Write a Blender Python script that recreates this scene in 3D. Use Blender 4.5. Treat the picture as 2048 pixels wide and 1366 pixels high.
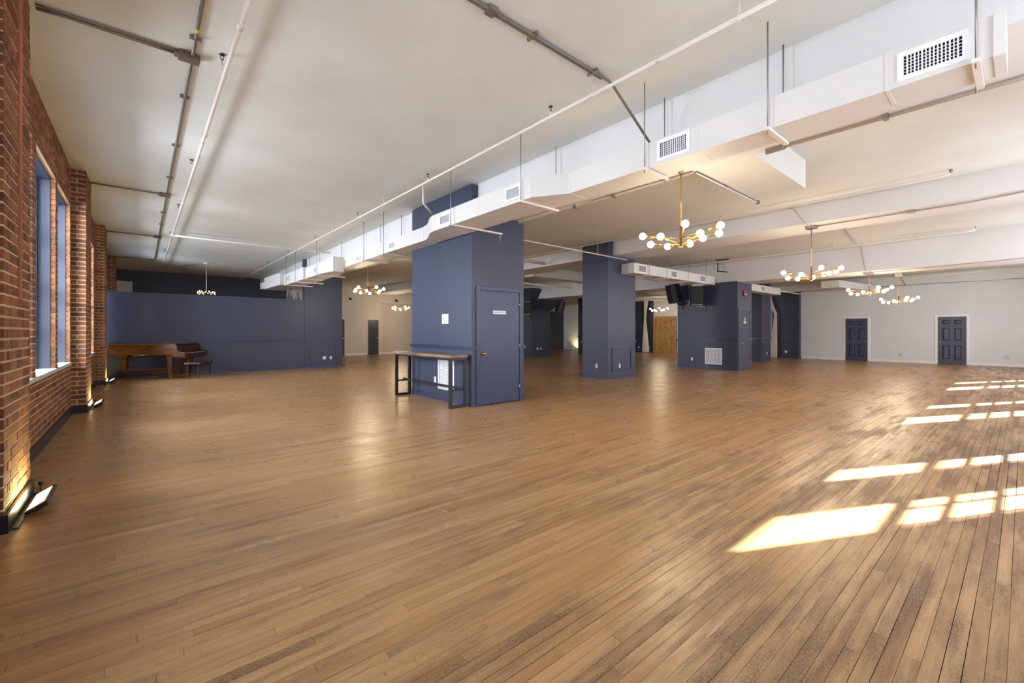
import bpy, math, random
from mathutils import Vector, Matrix
random.seed(7)
R_ = math.radians
S = bpy.context.scene
COL = S.collection
for _o in list(bpy.data.objects):
    bpy.data.objects.remove(_o)

# ------------------------------------------------------------------ camera
cam_d = bpy.data.cameras.new('camera')
cam = bpy.data.objects.new('camera', cam_d); COL.objects.link(cam)
cam.location = (0, 0, 1.35)
cam.rotation_euler = (R_(90), 0, R_(-40.395))
cam_d.sensor_width = 36.0
cam_d.lens = 36.0 * 872.0 / 2048.0
cam_d.shift_y = -19.0 / 2048.0
cam_d.clip_start = 0.05; cam_d.clip_end = 200
S.camera = cam

# ------------------------------------------------------------------ look
S.view_settings.view_transform = 'Standard'
try: S.view_settings.look = 'None'
except Exception: pass
S.view_settings.gamma = 1.0
S.view_settings.use_curve_mapping = False
S.view_settings.exposure = 0.16
S.cycles.use_denoising = True
S.cycles.max_bounces = 10
S.cycles.diffuse_bounces = 7
S.cycles.glossy_bounces = 4
S.cycles.transparent_max_bounces = 12
S.cycles.sample_clamp_indirect = 8.0
S.cycles.caustics_reflective = False
S.cycles.caustics_refractive = False

# ------------------------------------------------------------------ world, sun, daylight at the windows
W = bpy.data.worlds.new('world'); S.world = W; W.use_nodes = True
_bg = W.node_tree.nodes['Background']
_bg.inputs[0].default_value = (0.62, 0.78, 1.0, 1); _bg.inputs[1].default_value = 3.0

sd = bpy.data.lights.new('sun', 'SUN'); sun = bpy.data.objects.new('sun', sd); COL.objects.link(sun)
sd.energy = 88.0; sd.angle = R_(0.5); sd.color = (1.0, 0.97, 0.93)
sun.location = (20, -12, 12)
sun.rotation_euler = Vector((-2.0, 1.0, -0.51 * math.sqrt(5))).to_track_quat('-Z', 'Y').to_euler()

def area(name, loc, direction, sx, sy, power, color):
    d = bpy.data.lights.new(name, 'AREA'); d.shape = 'RECTANGLE'; d.size = sx; d.size_y = sy
    d.energy = power; d.color = color
    o = bpy.data.objects.new(name, d); COL.objects.link(o)
    o.location = loc; o.rotation_euler = Vector(direction).to_track_quat('-Z', 'Z').to_euler()
    return o
FRONT_A = [2.39 + 5.7 * k for k in range(4)]          # left jambs of the front wall windows (pairs)
for xa, pw in zip(FRONT_A, (175, 235, 245, 245)):
    area('daylight', (xa + 1.67, -2.02, 2.15), (0, 1, -0.06), 3.3, 2.5, pw, (0.84, 0.90, 1.0))
for ya, pw in ((1.6, 270), (7.75, 860), (13.15, 800), (18.3, 720)):
    area('daylight', (-3.1, ya, 2.65), (1, 0, -0.25), 2.4, 2.6, pw, (0.84, 0.91, 1.0))

# ------------------------------------------------------------------ helpers
def lin(r, g, b):
    f = lambda c: (c/255.0)/12.92 if c/255.0 <= 0.04045 else ((c/255.0+0.055)/1.055)**2.4
    return (f(r), f(g), f(b), 1.0)

class N:
    """small node-building helper"""
    def __init__(s, name):
        s.m = bpy.data.materials.new(name); s.m.use_nodes = True
        s.t = s.m.node_tree; s.b = s.t.nodes['Principled BSDF']
    def n(s, typ, **kw):
        x = s.t.nodes.new(typ)
        for k, v in kw.items():
            if k.startswith('i_'): x.inputs[k[2:].replace('_', ' ')].default_value = v
            else: setattr(x, k, v)
        return x
    def l(s, a, b): s.t.links.new(a, b)
    def noise(s, vec, scale, detail=4, rough=0.55):
        x = s.n('ShaderNodeTexNoise'); x.inputs['Scale'].default_value = scale
        x.inputs['Detail'].default_value = detail; x.inputs['Roughness'].default_value = rough
        if vec is not None: s.l(vec, x.inputs['Vector'])
        return x.outputs['Fac']
    def mapping(s, vec, scale=(1, 1, 1)):
        x = s.n('ShaderNodeMapping'); x.inputs['Scale'].default_value = scale
        s.l(vec, x.inputs['Vector']); return x.outputs['Vector']
    def pos(s): return s.n('ShaderNodeNewGeometry').outputs['Position']
    def ramp(s, fac, stops):
        x = s.n('ShaderNodeValToRGB'); e = x.color_ramp.elements
        while len(e) < len(stops): e.new(0.5)
        for el, (p, c) in zip(e, stops):
            el.position = p; el.color = c if len(c) == 4 else (*c, 1)
        s.l(fac, x.inputs['Fac']); return x.outputs['Color']
    def mix(s, fac, a, b, mode='MIX'):
        x = s.n('ShaderNodeMix', data_type='RGBA', blend_type=mode)
        for sock, v in ((x.inputs[0], fac), (x.inputs[6], a), (x.inputs[7], b)):
            if hasattr(v, 'is_linked') or hasattr(v, 'links'): s.l(v, sock)
            else: sock.default_value = v
        return x.outputs[2]
    def math(s, op, a, b=0.0, clamp=False):
        x = s.n('ShaderNodeMath', operation=op, use_clamp=clamp)
        for i, v in enumerate((a, b)):
            if hasattr(v, 'links'): s.l(v, x.inputs[i])
            else: x.inputs[i].default_value = v
        return x.outputs[0]
    def bump(s, h, strength=0.2, dist=0.01):
        x = s.n('ShaderNodeBump'); x.inputs['Strength'].default_value = strength
        x.inputs['Distance'].default_value = dist
        s.l(h, x.inputs['Height']); s.l(x.outputs['Normal'], s.b.inputs['Normal'])
    def base(s, v):
        if hasattr(v, 'links'): s.l(v, s.b.inputs['Base Color'])
        else: s.b.inputs['Base Color'].default_value = v
    def rough(s, v):
        if hasattr(v, 'links'): s.l(v, s.b.inputs['Roughness'])
        else: s.b.inputs['Roughness'].default_value = v

_M = {}
def paint(name, col, rough=0.5, bump=0.08, bscale=60, var=0.06, metal=0.0, spec=0.5, coat=0.0):
    if name in _M: return _M[name]
    a = N(name); p = a.pos()
    n1 = a.noise(p, 1.3, 3)
    c2 = tuple(max(0, x*(1-var*2)) for x in col[:3]) + (1,)
    c1 = tuple(min(1, x*(1+var)) for x in col[:3]) + (1,)
    a.base(a.ramp(n1, [(0.3, c2), (0.7, c1)]))
    a.rough(rough); a.b.inputs['Metallic'].default_value = metal
    a.b.inputs['Specular IOR Level'].default_value = spec
    a.b.inputs['Coat Weight'].default_value = coat
    if bump: a.bump(a.noise(p, bscale, 3), bump, 0.004)
    _M[name] = a.m; return a.m

def emit(name, col, strength):
    if name in _M: return _M[name]
    a = N(name); a.base(col); a.b.inputs['Emission Color'].default_value = col
    a.b.inputs['Emission Strength'].default_value = strength
    _M[name] = a.m; return a.m

def glass_mat():
    m = bpy.data.materials.new('window_glass'); m.use_nodes = True
    t = m.node_tree; t.nodes.clear()
    out = t.nodes.new('ShaderNodeOutputMaterial'); mx = t.nodes.new('ShaderNodeMixShader')
    tr = t.nodes.new('ShaderNodeBsdfTransparent'); gl = t.nodes.new('ShaderNodeBsdfGlossy')
    gl.inputs['Roughness'].default_value = 0.02; lw = t.nodes.new('ShaderNodeLayerWeight')
    lw.inputs['Blend'].default_value = 0.5
    pw = t.nodes.new('ShaderNodeMath'); pw.operation = 'POWER'; pw.inputs[1].default_value = 5.0
    t.links.new(lw.outputs['Facing'], pw.inputs[0])
    ml = t.nodes.new('ShaderNodeMath'); ml.operation = 'MULTIPLY_ADD'; ml.inputs[1].default_value = 0.7; ml.inputs[2].default_value = 0.05
    t.links.new(pw.outputs[0], ml.inputs[0]); t.links.new(ml.outputs[0], mx.inputs[0]); t.links.new(tr.outputs[0], mx.inputs[1])
    t.links.new(gl.outputs[0], mx.inputs[2]); t.links.new(mx.outputs[0], out.inputs[0])
    return m

# ---- materials
CEIL = paint('ceiling_plaster', lin(217, 217, 211), 0.75, 0.5, 45, 0.03)
BEAMM = paint('beam_paint', lin(217, 215, 214), 0.6, 0.15, 50, 0.02)
DUCTM = paint('duct_paint', lin(217, 214, 210), 0.45, 0.05, 20, 0.02)
PIPEW = paint('white_pipe_paint', lin(226, 218, 210), 0.4, 0.05, 60, 0.03)
STEEL = paint('galvanised_steel', lin(150, 142, 134), 0.38, 0.04, 80, 0.06, metal=0.75)
GREYP = paint('grey_conduit', lin(126, 118, 110), 0.45, 0.04, 80, 0.05, metal=0.4)
CONDT = paint('conduit_paint', lin(168, 154, 138), 0.5, 0.04, 80, 0.05)
NAVY = paint('navy_paint', lin(57, 62, 84), 0.42, 0.12, 90, 0.05)
NAVYD = paint('navy_trim_paint', lin(52, 59, 90), 0.36, 0.05, 90, 0.04)
NAVYR = paint('navy_rail_shaded', lin(42, 48, 76), 0.34, 0.05, 90, 0.04)  # darker than the other navies: the rail's shadow lines put into its colour
DARKN = paint('dark_navy_paint', lin(58, 60, 76), 0.5, 0.1, 90, 0.05)
DOORN = paint('panel_door_paint', lin(52, 56, 78), 0.4, 0.05, 90, 0.04)
DOORK = paint('black_brown_door', lin(44, 38, 36), 0.35, 0.03, 90, 0.04)
WHITEW = paint('white_wall_paint', lin(222, 221, 222), 0.6, 0.12, 70, 0.02)
CREAMW = paint('cream_wall_paint', lin(214, 203, 188), 0.6, 0.12, 70, 0.02)
TRIMW = paint('white_trim_paint', lin(238, 236, 234), 0.4, 0.03, 70, 0.01)
BLACKT = paint('black_baseboard_paint', lin(26, 26, 34), 0.35, 0.05, 60, 0.05)
BLACKM = paint('black_steel', lin(24, 23, 26), 0.4, 0.05, 80, 0.08)
SPK = paint('speaker_black', lin(17, 17, 19), 0.55, 0.1, 200, 0.05)
SPKG = paint('speaker_grille', lin(24, 24, 26), 0.7, 0.6, 300, 0.05)
SHADE = paint('painted_shade_black', lin(10, 10, 11), 0.9, 0, 1, 0.0)  # near-black standing in for the shade inside openings
BRASS = paint('brushed_brass', lin(196, 150, 74), 0.28, 0.03, 90, 0.05, metal=1.0)
CHROME = paint('polished_nickel', lin(205, 200, 190), 0.2, 0.0, 1, 0.0, metal=1.0)
PLASTIC = paint('white_plastic', lin(235, 236, 240), 0.35, 0.0, 1, 0.01)
OUTG = paint('beige_outlet_plastic', lin(205, 200, 194), 0.4, 0.0, 1, 0.01)
RED = paint('red_plastic', lin(170, 30, 34), 0.35, 0.0, 1, 0.01)
SILL = paint('stone_sill', lin(200, 196, 192), 0.6, 0.3, 40, 0.08)
REVEAL = paint('reveal_paint', lin(70, 74, 88), 0.5, 0.2, 50, 0.08)
FRAMEN = paint('window_frame_paint', lin(34, 40, 56), 0.4, 0.1, 60, 0.05)
MORTAR = paint('mortar', lin(214, 186, 150), 0.95, 0.8, 120, 0.12)
SUBF = paint('subfloor', lin(58, 38, 24), 0.9, 0.2, 30, 0.1)
YELLOW = paint('yellow_tape', lin(210, 200, 60), 0.5, 0, 1, 0)
INK = paint('printed_ink', lin(70, 40, 44), 0.6, 0, 1, 0)
BULB = emit('lit_bulb', (1.0, 0.86, 0.62, 1), 26.0)
BULBY = emit('yellow_flare_bulb', (1.0, 0.80, 0.42, 1), 14.0)
FLOODL = emit('lit_flood_panel', (1.0, 0.90, 0.58, 1), 1.6)
GLASS = glass_mat()

def attr_tint(a, name='tint'):
    x = a.n('ShaderNodeAttribute'); x.attribute_type = 'GEOMETRY'; x.attribute_name = name
    return x.outputs['Fac']

def brick_mat():
    a = N('old_red_brick'); p = a.pos(); t = attr_tint(a)
    c = a.ramp(t, [(0.0, lin(104, 62, 42)), (0.3, lin(132, 82, 52)), (0.6, lin(150, 96, 60)),
                   (0.85, lin(166, 110, 72)), (1.0, lin(122, 90, 70))])
    f = a.noise(p, 38, 5, 0.65)
    c = a.mix(a.math('MULTIPLY', f, 0.55), c, lin(86, 48, 34))
    g = a.ramp(a.noise(p, 16, 4), [(0.58, (0, 0, 0)), (0.72, (1, 1, 1))])
    sp = a.math('MULTIPLY', g, 0.35)
    c = a.mix(sp, c, lin(190, 160, 132))
    a.base(c); a.rough(0.9); a.bump(a.noise(p, 90, 5, 0.7), 0.7, 0.006)
    return a.m
BRICK = brick_mat()

def floor_mat():
    a = N('worn_strip_oak'); p = a.pos(); t = attr_tint(a)
    sep = a.n('ShaderNodeSeparateXYZ'); a.l(p, sep.inputs[0])
    off = a.n('ShaderNodeCombineXYZ')
    a.l(a.math('MULTIPLY', t, 37.0), off.inputs[0]); a.l(a.math('MULTIPLY', t, 11.0), off.inputs[1])
    add = a.n('ShaderNodeVectorMath', operation='ADD'); a.l(p, add.inputs[0]); a.l(off.outputs[0], add.inputs[1])
    v = add.outputs[0]
    base = a.ramp(t, [(0.0, lin(158, 122, 81)), (0.35, lin(176, 140, 96)), (0.65, lin(185, 149, 104)), (1.0, lin(168, 129, 88))])
    grain = a.noise(a.mapping(v, (1.6, 60, 1)), 1.0, 6, 0.65)
    base = a.mix(a.math('MULTIPLY', a.ramp(grain, [(0.4, (0, 0, 0)), (0.75, (1, 1, 1))]), 0.32), base, lin(112, 74, 42))
    stk = a.noise(a.mapping(p, (0.30, 16, 1)), 1.0, 5, 0.6)
    base = a.mix(a.math('MULTIPLY', a.ramp(stk, [(0.44, (0, 0, 0)), (0.66, (1, 1, 1))]), 0.42), base, lin(128, 84, 50))
    # broad patches of old finish, orange against tan
    br = a.noise(a.mapping(p, (0.35, 0.9, 1)), 0.8, 3)
    base = a.mix(a.math('MULTIPLY', a.ramp(br, [(0.4, (0, 0, 0)), (0.62, (1, 1, 1))]), 0.35), base, lin(176, 126, 70))
    # finish worn through to greyish brown, board by board, heaviest where people walk in from the windows
    d1 = a.noise(a.mapping(v, (0.6, 5.0, 1)), 1.3, 6, 0.65)
    d2 = a.noise(a.mapping(p, (0.5, 2.6, 1)), 1.5, 6, 0.66)
    spk = a.noise(a.mapping(p, (1.0, 1.8, 1)), 70, 7, 0.78)
    near = a.n('ShaderNodeMapRange'); a.l(sep.outputs[1], near.inputs['Value'])
    near.inputs['From Min'].default_value = 0.0; near.inputs['From Max'].default_value = 5.0
    near.inputs['To Min'].default_value = 0.058; near.inputs['To Max'].default_value = -0.07
    w = a.math('ADD', a.math('ADD', a.math('MULTIPLY', d1, 0.45), a.math('MULTIPLY', d2, 0.55)), near.outputs[0])
    wear = a.ramp(w, [(0.50, (0, 0, 0)), (0.61, (1, 1, 1))])
    ws = a.math('MULTIPLY', wear, a.ramp(spk, [(0.38, (0.25, 0.25, 0.25)), (0.54, (1, 1, 1))]))
    base = a.mix(a.math('MULTIPLY', ws, 0.78), base, lin(84, 60, 48))
    fl = a.math('MULTIPLY', a.ramp(w, [(0.40, (0, 0, 0)), (0.52, (1, 1, 1))]), a.ramp(spk, [(0.56, (0, 0, 0)), (0.66, (1, 1, 1))]))
    base = a.mix(a.math('MULTIPLY', fl, 0.6), base, lin(96, 68, 46))
    pale = a.math('MULTIPLY', a.ramp(a.noise(a.mapping(v, (0.7, 2.2, 1)), 1.7, 4), [(0.60, (0, 0, 0)), (0.75, (1, 1, 1))]), 0.30)
    base = a.mix(pale, base, lin(198, 166, 130))
    # dark scratches
    wv = a.n('ShaderNodeTexVoronoi', feature='DISTANCE_TO_EDGE'); wv.inputs['Scale'].default_value = 3.2
    nz = a.n('ShaderNodeTexNoise'); nz.inputs['Scale'].default_value = 2.2; nz.inputs['Detail'].default_value = 3
    a.l(p, nz.inputs['Vector'])
    ad = a.n('ShaderNodeVectorMath', operation='ADD'); a.l(p, ad.inputs[0]); a.l(nz.outputs['Color'], ad.inputs[1])
    a.l(ad.outputs[0], wv.inputs['Vector'])
    sc = a.ramp(wv.outputs['Distance'], [(0.0, (1, 1, 1)), (0.006, (0, 0, 0))])
    sm = a.ramp(a.noise(p, 1.9, 2), [(0.58, (0, 0, 0)), (0.68, (1, 1, 1))])
    base = a.mix(a.math('MULTIPLY', a.math('MULTIPLY', sc, sm), 0.65), base, lin(70, 46, 30))
    a.base(base)
    r = a.math('ADD', a.math('MULTIPLY', ws, 0.25), a.math('MULTIPLY', a.noise(p, 2.5, 3), 0.22))
    a.rough(a.math('ADD', r, 0.19))
    a.b.inputs['Specular IOR Level'].default_value = 0.5
    a.bump(a.math('ADD', a.math('MULTIPLY', a.noise(a.mapping(p, (2.5, 14, 1)), 1.5, 3), 1.0), a.math('MULTIPLY', grain, 0.15)), 0.045, 0.01)
    return a.m
FLOORM = floor_mat()

def wood(name, c1, c2, scale=(1, 14, 14), rough=0.4, coat=0.0):
    a = N(name); p = a.pos()
    g = a.noise(a.mapping(p, scale), 2.0, 6, 0.6)
    a.base(a.ramp(g, [(0.3, c1), (0.7, c2)])); a.rough(rough)
    a.b.inputs['Coat Weight'].default_value = coat
    a.bump(g, 0.08, 0.004); return a.m
TABLEW = wood('walnut_butcher_block', lin(92, 70, 58), lin(158, 128, 106), (6, 1.2, 6), 0.35)
PIANOW = wood('piano_walnut', lin(64, 38, 20), lin(106, 66, 34), (2, 2, 14), 0.22, 0.5)
PIANOD = wood('piano_mahogany', lin(52, 24, 20), lin(86, 40, 32), (2, 2, 14), 0.25, 0.5)
BENCHC = wood('cushion_fabric', lin(92, 66, 60), lin(120, 92, 84), (30, 30, 30), 0.9)
KNOTTY = wood('knotty_pine', lin(186, 134, 74), lin(232, 188, 124), (5, 5, 0.9), 0.5)
BARK = paint('dark_knot', lin(74, 40, 20), 0.8, 0.2, 60, 0.1)
IVORY = paint('ivory_keys', lin(222, 210, 190), 0.3, 0, 1, 0)
CURT = paint('curtain_fabric', lin(226, 216, 204), 0.85, 0.3, 120, 0.04)

class MB:
    """collects boxes, tubes, prisms and spheres and links them as ONE mesh"""
    def __init__(s): s.v = []; s.f = []; s.t = []; s.sm = []
    def add(s, vs, fs, tint=0.5, smooth=False):
        k = len(s.v); s.v += [tuple(x) for x in vs]; s.t += [tint]*len(vs)
        s.f += [tuple(i+k for i in f) for f in fs]; s.sm += [smooth]*len(fs)
        return s
    def box(s, x0, x1, y0, y1, z0, z1, tint=0.5, skip=()):
        if x0 > x1: x0, x1 = x1, x0
        if y0 > y1: y0, y1 = y1, y0
        if z0 > z1: z0, z1 = z1, z0
        vs = [(x0,y0,z0),(x1,y0,z0),(x1,y1,z0),(x0,y1,z0),(x0,y0,z1),(x1,y0,z1),(x1,y1,z1),(x0,y1,z1)]
        fs = {'-z':(0,3,2,1),'+z':(4,5,6,7),'-y':(0,1,5,4),'+y':(2,3,7,6),'-x':(3,0,4,7),'+x':(1,2,6,5)}
        return s.add(vs, [f for k, f in fs.items() if k not in skip], tint)
    def obox(s, c, half, M):
        vs = []
        for sz in (-1, 1):
            for sx, sy in ((-1,-1),(1,-1),(1,1),(-1,1)):
                vs.append(Vector(c) + M @ Vector((sx*half[0], sy*half[1], sz*half[2])))
        return s.add(vs, [(0,3,2,1),(4,5,6,7),(0,1,5,4),(1,2,6,5),(2,3,7,6),(3,0,4,7)])
    def bar(s, p, q, w, h):
        p, q = Vector(p), Vector(q); d = (q-p); L = d.length; d.normalize()
        up = Vector((0,0,1)) if abs(d.z) < 0.95 else Vector((1,0,0))
        sx = d.cross(up).normalized(); uz = sx.cross(d)
        M = Matrix((sx, d, uz)).transposed()
        return s.obox((p+q)/2, (w/2, L/2, h/2), M)
    def tube(s, pts, r, n=8, caps=True):
        pts = [Vector(p) for p in pts]; rings = []
        rr = r if isinstance(r, (list, tuple)) else [r]*len(pts)
        ref = None
        for i, p in enumerate(pts):
            a = pts[max(i-1, 0)]; b = pts[min(i+1, len(pts)-1)]
            d = (b-a).normalized()
            if ref is None:
                ref = d.orthogonal().normalized()
            ref = (ref - d*ref.dot(d)).normalized(); bt = d.cross(ref)
            rings.append([p + (ref*math.cos(2*math.pi*k/n) + bt*math.sin(2*math.pi*k/n))*rr[i] for k in range(n)])
        vs = [v for rg in rings for v in rg]; fs = []
        for i in range(len(pts)-1):
            for k in range(n):
                fs.append((i*n+k, i*n+(k+1)%n, (i+1)*n+(k+1)%n, (i+1)*n+k))
        s.add(vs, fs, smooth=True)
        if caps:
            k0 = len(s.v) - len(vs)
            s.f.append(tuple(k0+i for i in range(n))[::-1]); s.sm.append(False)
            k1 = k0 + (len(pts)-1)*n
            s.f.append(tuple(k1+i for i in range(n))); s.sm.append(False)
        return s
    def sphere(s, c, r, seg=12, rings=8, sc=(1, 1, 1)):
        vs = []; fs = []
        for i in range(rings+1):
            th = math.pi*i/rings
            for k in range(seg):
                ph = 2*math.pi*k/seg
                vs.append((c[0]+r*sc[0]*math.sin(th)*math.cos(ph), c[1]+r*sc[1]*math.sin(th)*math.sin(ph), c[2]+r*sc[2]*math.cos(th)))
        for i in range(rings):
            for k in range(seg):
                fs.append((i*seg+k, (i+1)*seg+k, (i+1)*seg+(k+1)%seg, i*seg+(k+1)%seg))
        return s.add(vs, fs, smooth=True)
    def prism(s, poly, axis, a0, a1):
        """poly of 2D points extruded along an axis: 'x' (y,z), 'y' (x,z), 'z' (x,y)"""
        def P(p, a): return {'x': (a, p[0], p[1]), 'y': (p[0], a, p[1]), 'z': (p[0], p[1], a)}[axis]
        n = len(poly); vs = [P(p, a0) for p in poly] + [P(p, a1) for p in poly]
        fs = [tuple(range(n))[::-1], tuple(range(n, 2*n))] + [(i, (i+1) % n, n+(i+1) % n, n+i) for i in range(n)]
        return s.add(vs, fs)
    def lathe(s, prof, c, n=14, M=None):
        vs = []; fs = []
        for (r, z) in prof:
            for k in range(n):
                a = 2*math.pi*k/n; q = Vector((r*math.cos(a), r*math.sin(a), z))
                if M is not None: q = M @ q
                vs.append(Vector(c) + q)
        for i in range(len(prof)-1):
            for k in range(n):
                fs.append((i*n+k, i*n+(k+1) % n, (i+1)*n+(k+1) % n, (i+1)*n+k))
        return s.add(vs, fs, smooth=True)
    def loft(s, secs, closed=True):
        n = len(secs[0]); vs = [v for c in secs for v in c]; fs = []
        for i in range(len(secs)-1):
            for k in range(n):
                fs.append((i*n+k, i*n+(k+1) % n, (i+1)*n+(k+1) % n, (i+1)*n+k))
        fs.append(tuple(range(n))[::-1]); fs.append(tuple((len(secs)-1)*n+k for k in range(n)))
        return s.add(vs, fs)
    def build(s, name, mat, parent=None, origin=None, bevel=0, kind=None, label=None, cat=None, group=None, recalc=True):
        me = bpy.data.meshes.new(name)
        o0 = Vector(origin) if origin is not None else (Vector(parent['_o']) if parent is not None and '_o' in parent.keys() else Vector((0, 0, 0)))
        me.from_pydata([tuple(Vector(v)-o0) for v in s.v], [], s.f)
        me.polygons.foreach_set('use_smooth', s.sm)
        at = me.attributes.new('tint', 'FLOAT', 'POINT'); at.data.foreach_set('value', s.t)
        if recalc:
            import bmesh
            bm = bmesh.new(); bm.from_mesh(me); bmesh.ops.recalc_face_normals(bm, faces=bm.faces); bm.to_mesh(me); bm.free()
        me.materials.append(mat); me.update()
        o = bpy.data.objects.new(name, me); COL.objects.link(o)
        if parent is not None:
            o.parent = parent; o['_o'] = list(o0)
        else:
            o.location = o0; o['_o'] = list(o0)
        if bevel:
            b = o.modifiers.new('bevel', 'BEVEL'); b.width = bevel; b.segments = 2; b.limit_method = 'ANGLE'
        if kind: o['kind'] = kind
        if label: o['label'] = label
        if cat: o['category'] = cat
        if group: o['group'] = group
        return o

def thing(name, label, cat, loc, group=None, rz=0.0):
    o = bpy.data.objects.new(name, None); COL.objects.link(o); o.location = loc
    o.rotation_euler = (0, 0, rz); o.empty_display_size = 0.1
    o['label'] = label; o['category'] = cat
    if group: o['group'] = group
    o['_o'] = list(loc) if rz == 0 else [0, 0, 0]
    return o
def struct(name, mb, mat, **k): return mb.build(name, mat, None, origin=(0, 0, 0), kind='structure', **k)
def copy_tree(o, parent=None):
    c = o.copy(); COL.objects.link(c); c.parent = parent
    for ch in list(o.children): copy_tree(ch, c)
    return c
def frame(mb, axis, plane, a0, a1, z0, z1, w, d):
    """picture-frame moulding on a wall plane; d = depth (signed, away from the wall)"""
    def b(p0, p1, q0, q1):
        if axis == 'x': mb.box(plane, plane+d, p0, p1, q0, q1)
        else: mb.box(p0, p1, plane, plane+d, q0, q1)
    b(a0, a1, z1-w, z1); b(a0, a1, z0, z0+w); b(a0, a0+w, z0+w, z1-w); b(a1-w, a1, z0+w, z1-w)
    return mb

XL, XR, YF, YB = -0.88, 25.75, -1.5, 25.2

# ------------------------------------------------------------------ floor: strip boards along X
floor = struct('floor', MB().box(-1.4, 26.2, -2.0, 27.0, -0.16, -0.014), SUBF)
Fv = Vector((math.sin(R_(40.395)), math.cos(R_(40.395)))); Rv = Vector((Fv.y, -Fv.x))
boards = []; BW = 0.0572
y = YF
while y < 27.0:
    x = XL - random.random()*1.8
    while x < XR + 0.2:
        L = random.choice((0.5, 0.8, 1.1, 1.4, 1.8, 2.3)) * random.uniform(0.8, 1.2)
        x1 = x + L
        a, b = max(x, XL-0.1), min(x1, XR+0.1)
        if b - a > 0.03:
            gy = random.choice((0.0003, 0.0006, 0.0009, 0.0013, 0.0019)); gx = random.uniform(0.0003, 0.0011)
            boards.append((a+gx, b-gx, y+gy, y+BW-gy, -random.random()*0.0005, random.random()))
        x = x1
    y += BW
def seen(bd):
    best = 0.0
    mx, my = 0, 0
    area_ = 0.0; n = 6
    for i in range(n):
        xx = bd[0] + (bd[1]-bd[0])*(i+0.5)/n; yy = (bd[2]+bd[3])/2
        d = xx*Fv.x + yy*Fv.y; l = xx*Rv.x + yy*Rv.y
        if d < 0.5: continue
        u = 1024 + 872*l/d; v = 664 + 872*1.35/d
        if 0 <= u <= 2048 and v <= 1366: area_ += (bd[1]-bd[0])*BW/n * 1.35/d**3
    return area_
rank = sorted(range(len(boards)), key=lambda i: -seen(boards[i]))
top = set(rank[:300])
rest = MB()
for i, bd in enumerate(boards):
    if i in top:
        MB().box(bd[0], bd[1], bd[2], bd[3], -0.013, bd[4], bd[5], skip=('-z',)).build('floorboard', FLOORM, floor, recalc=False)
    else:
        rest.box(bd[0], bd[1], bd[2], bd[3], -0.013, bd[4], bd[5], skip=('-z',))
rest.build('floorboards', FLOORM, floor, kind='stuff', recalc=False)

# ------------------------------------------------------------------ ceiling with its beams
ce = MB()
for x0, x1, z in ((-1.4, 5.2, 4.05), (5.2, 10.9, 3.95), (10.9, 16.4, 3.88), (16.4, 26.2, 3.82)):
    ce.box(x0, x1, -2.0, 27.0, z, 4.25)
ceiling = struct('ceiling', ce, CEIL)
MB().box(4.68, 5.75, -1.6, 26.5, 3.53, 4.2).build('beam', BEAMM, ceiling)
MB().box(10.36, 11.45, -1.6, 26.5, 3.56, 4.2).build('beam', BEAMM, ceiling)
MB().box(15.82, 16.98, -1.6, 26.5, 3.09, 4.2).build('beam', BEAMM, ceiling)
MB().box(21.35, 22.4, 9.5, 26.5, 3.3, 4.2).build('beam', BEAMM, ceiling)
MB().box(25.38, 26.0, -1.6, 26.5, 3.40, 4.2).build('beam', CEIL, ceiling)
MB().box(5.75, 7.68, 2.15, 2.86, 3.53, 4.0).build('soffit', CEIL, ceiling)
MB().box(5.75, 10.36, 12.2, 12.7, 3.6, 4.1).build('cross_beam', CEIL, ceiling)
MB().box(11.45, 15.82, 12.2, 12.7, 3.5, 4.1).build('cross_beam', CEIL, ceiling)
MB().box(16.98, 25.4, 12.2, 12.7, 3.35, 4.1).build('cross_beam', CEIL, ceiling)

# ------------------------------------------------------------------ windows (left brick wall and front wall)
WZ0, WZ1 = 0.86, 3.40
win_no = [0]
def window_left(y0, y1, reveal=True):
    win_no[0] += 1
    w = struct('window_%d' % win_no[0], MB().box(-1.24, -1.16, y0, y0+0.05, WZ0, WZ1).box(-1.24, -1.16, y1-0.05, y1, WZ0, WZ1)
               .box(-1.24, -1.16, y0+0.05, y1-0.05, WZ0, WZ0+0.05).box(-1.24, -1.16, y0+0.05, y1-0.05, WZ1-0.05, WZ1), FRAMEN)
    ym = (y0+y1)/2
    for zz in (1.40, 1.98, 2.65):
        MB().box(-1.225, -1.175, y0+0.05, y1-0.05, zz-0.03, zz+0.03).build('rail', FRAMEN, w)
    MB().box(-1.22, -1.18, ym-0.02, ym+0.02, WZ0+0.05, WZ1-0.05).build('muntin', FRAMEN, w)
    zs = [WZ0+0.05, 1.40, 1.98, 2.65, WZ1-0.05]
    for i in range(4):
        for a, b in ((y0+0.05, ym), (ym, y1-0.05)):
            MB().box(-1.203, -1.197, a, b, zs[i], zs[i+1]).build('pane', GLASS, w)
    # painted reveal lining and stop bead, stone sill
    MB().box(-1.24, -0.931, y1-0.004, y1+0.02, WZ0, WZ1).box(-1.24, -0.931, y0-0.02, y0+0.004, WZ0, WZ1).build('reveal', REVEAL, w)
    MB().box(-1.24, -0.931, y0, y1, WZ1-0.004, WZ1+0.02).build('lintel', FRAMEN, w)
    MB().box(-1.085, -1.05, y1-0.03, y1-0.004, WZ0, WZ1-0.01).build('stop_bead', FRAMEN, w)
    MB().box(-1.17, -0.86, y0-0.01, y1+0.01, WZ0-0.05, WZ0).build('sill', SILL, w, bevel=0.006)
    return w
LW = [(-1.0, 0.4), (0.6, 2.0), (2.2, 3.6), (5.42, 6.85), (7.05, 8.49), (8.69, 10.07), (11.6, 13.0), (13.3, 14.7), (16.5, 18.0), (18.5, 20.1)]
for a, b in LW: window_left(a, b)
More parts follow.
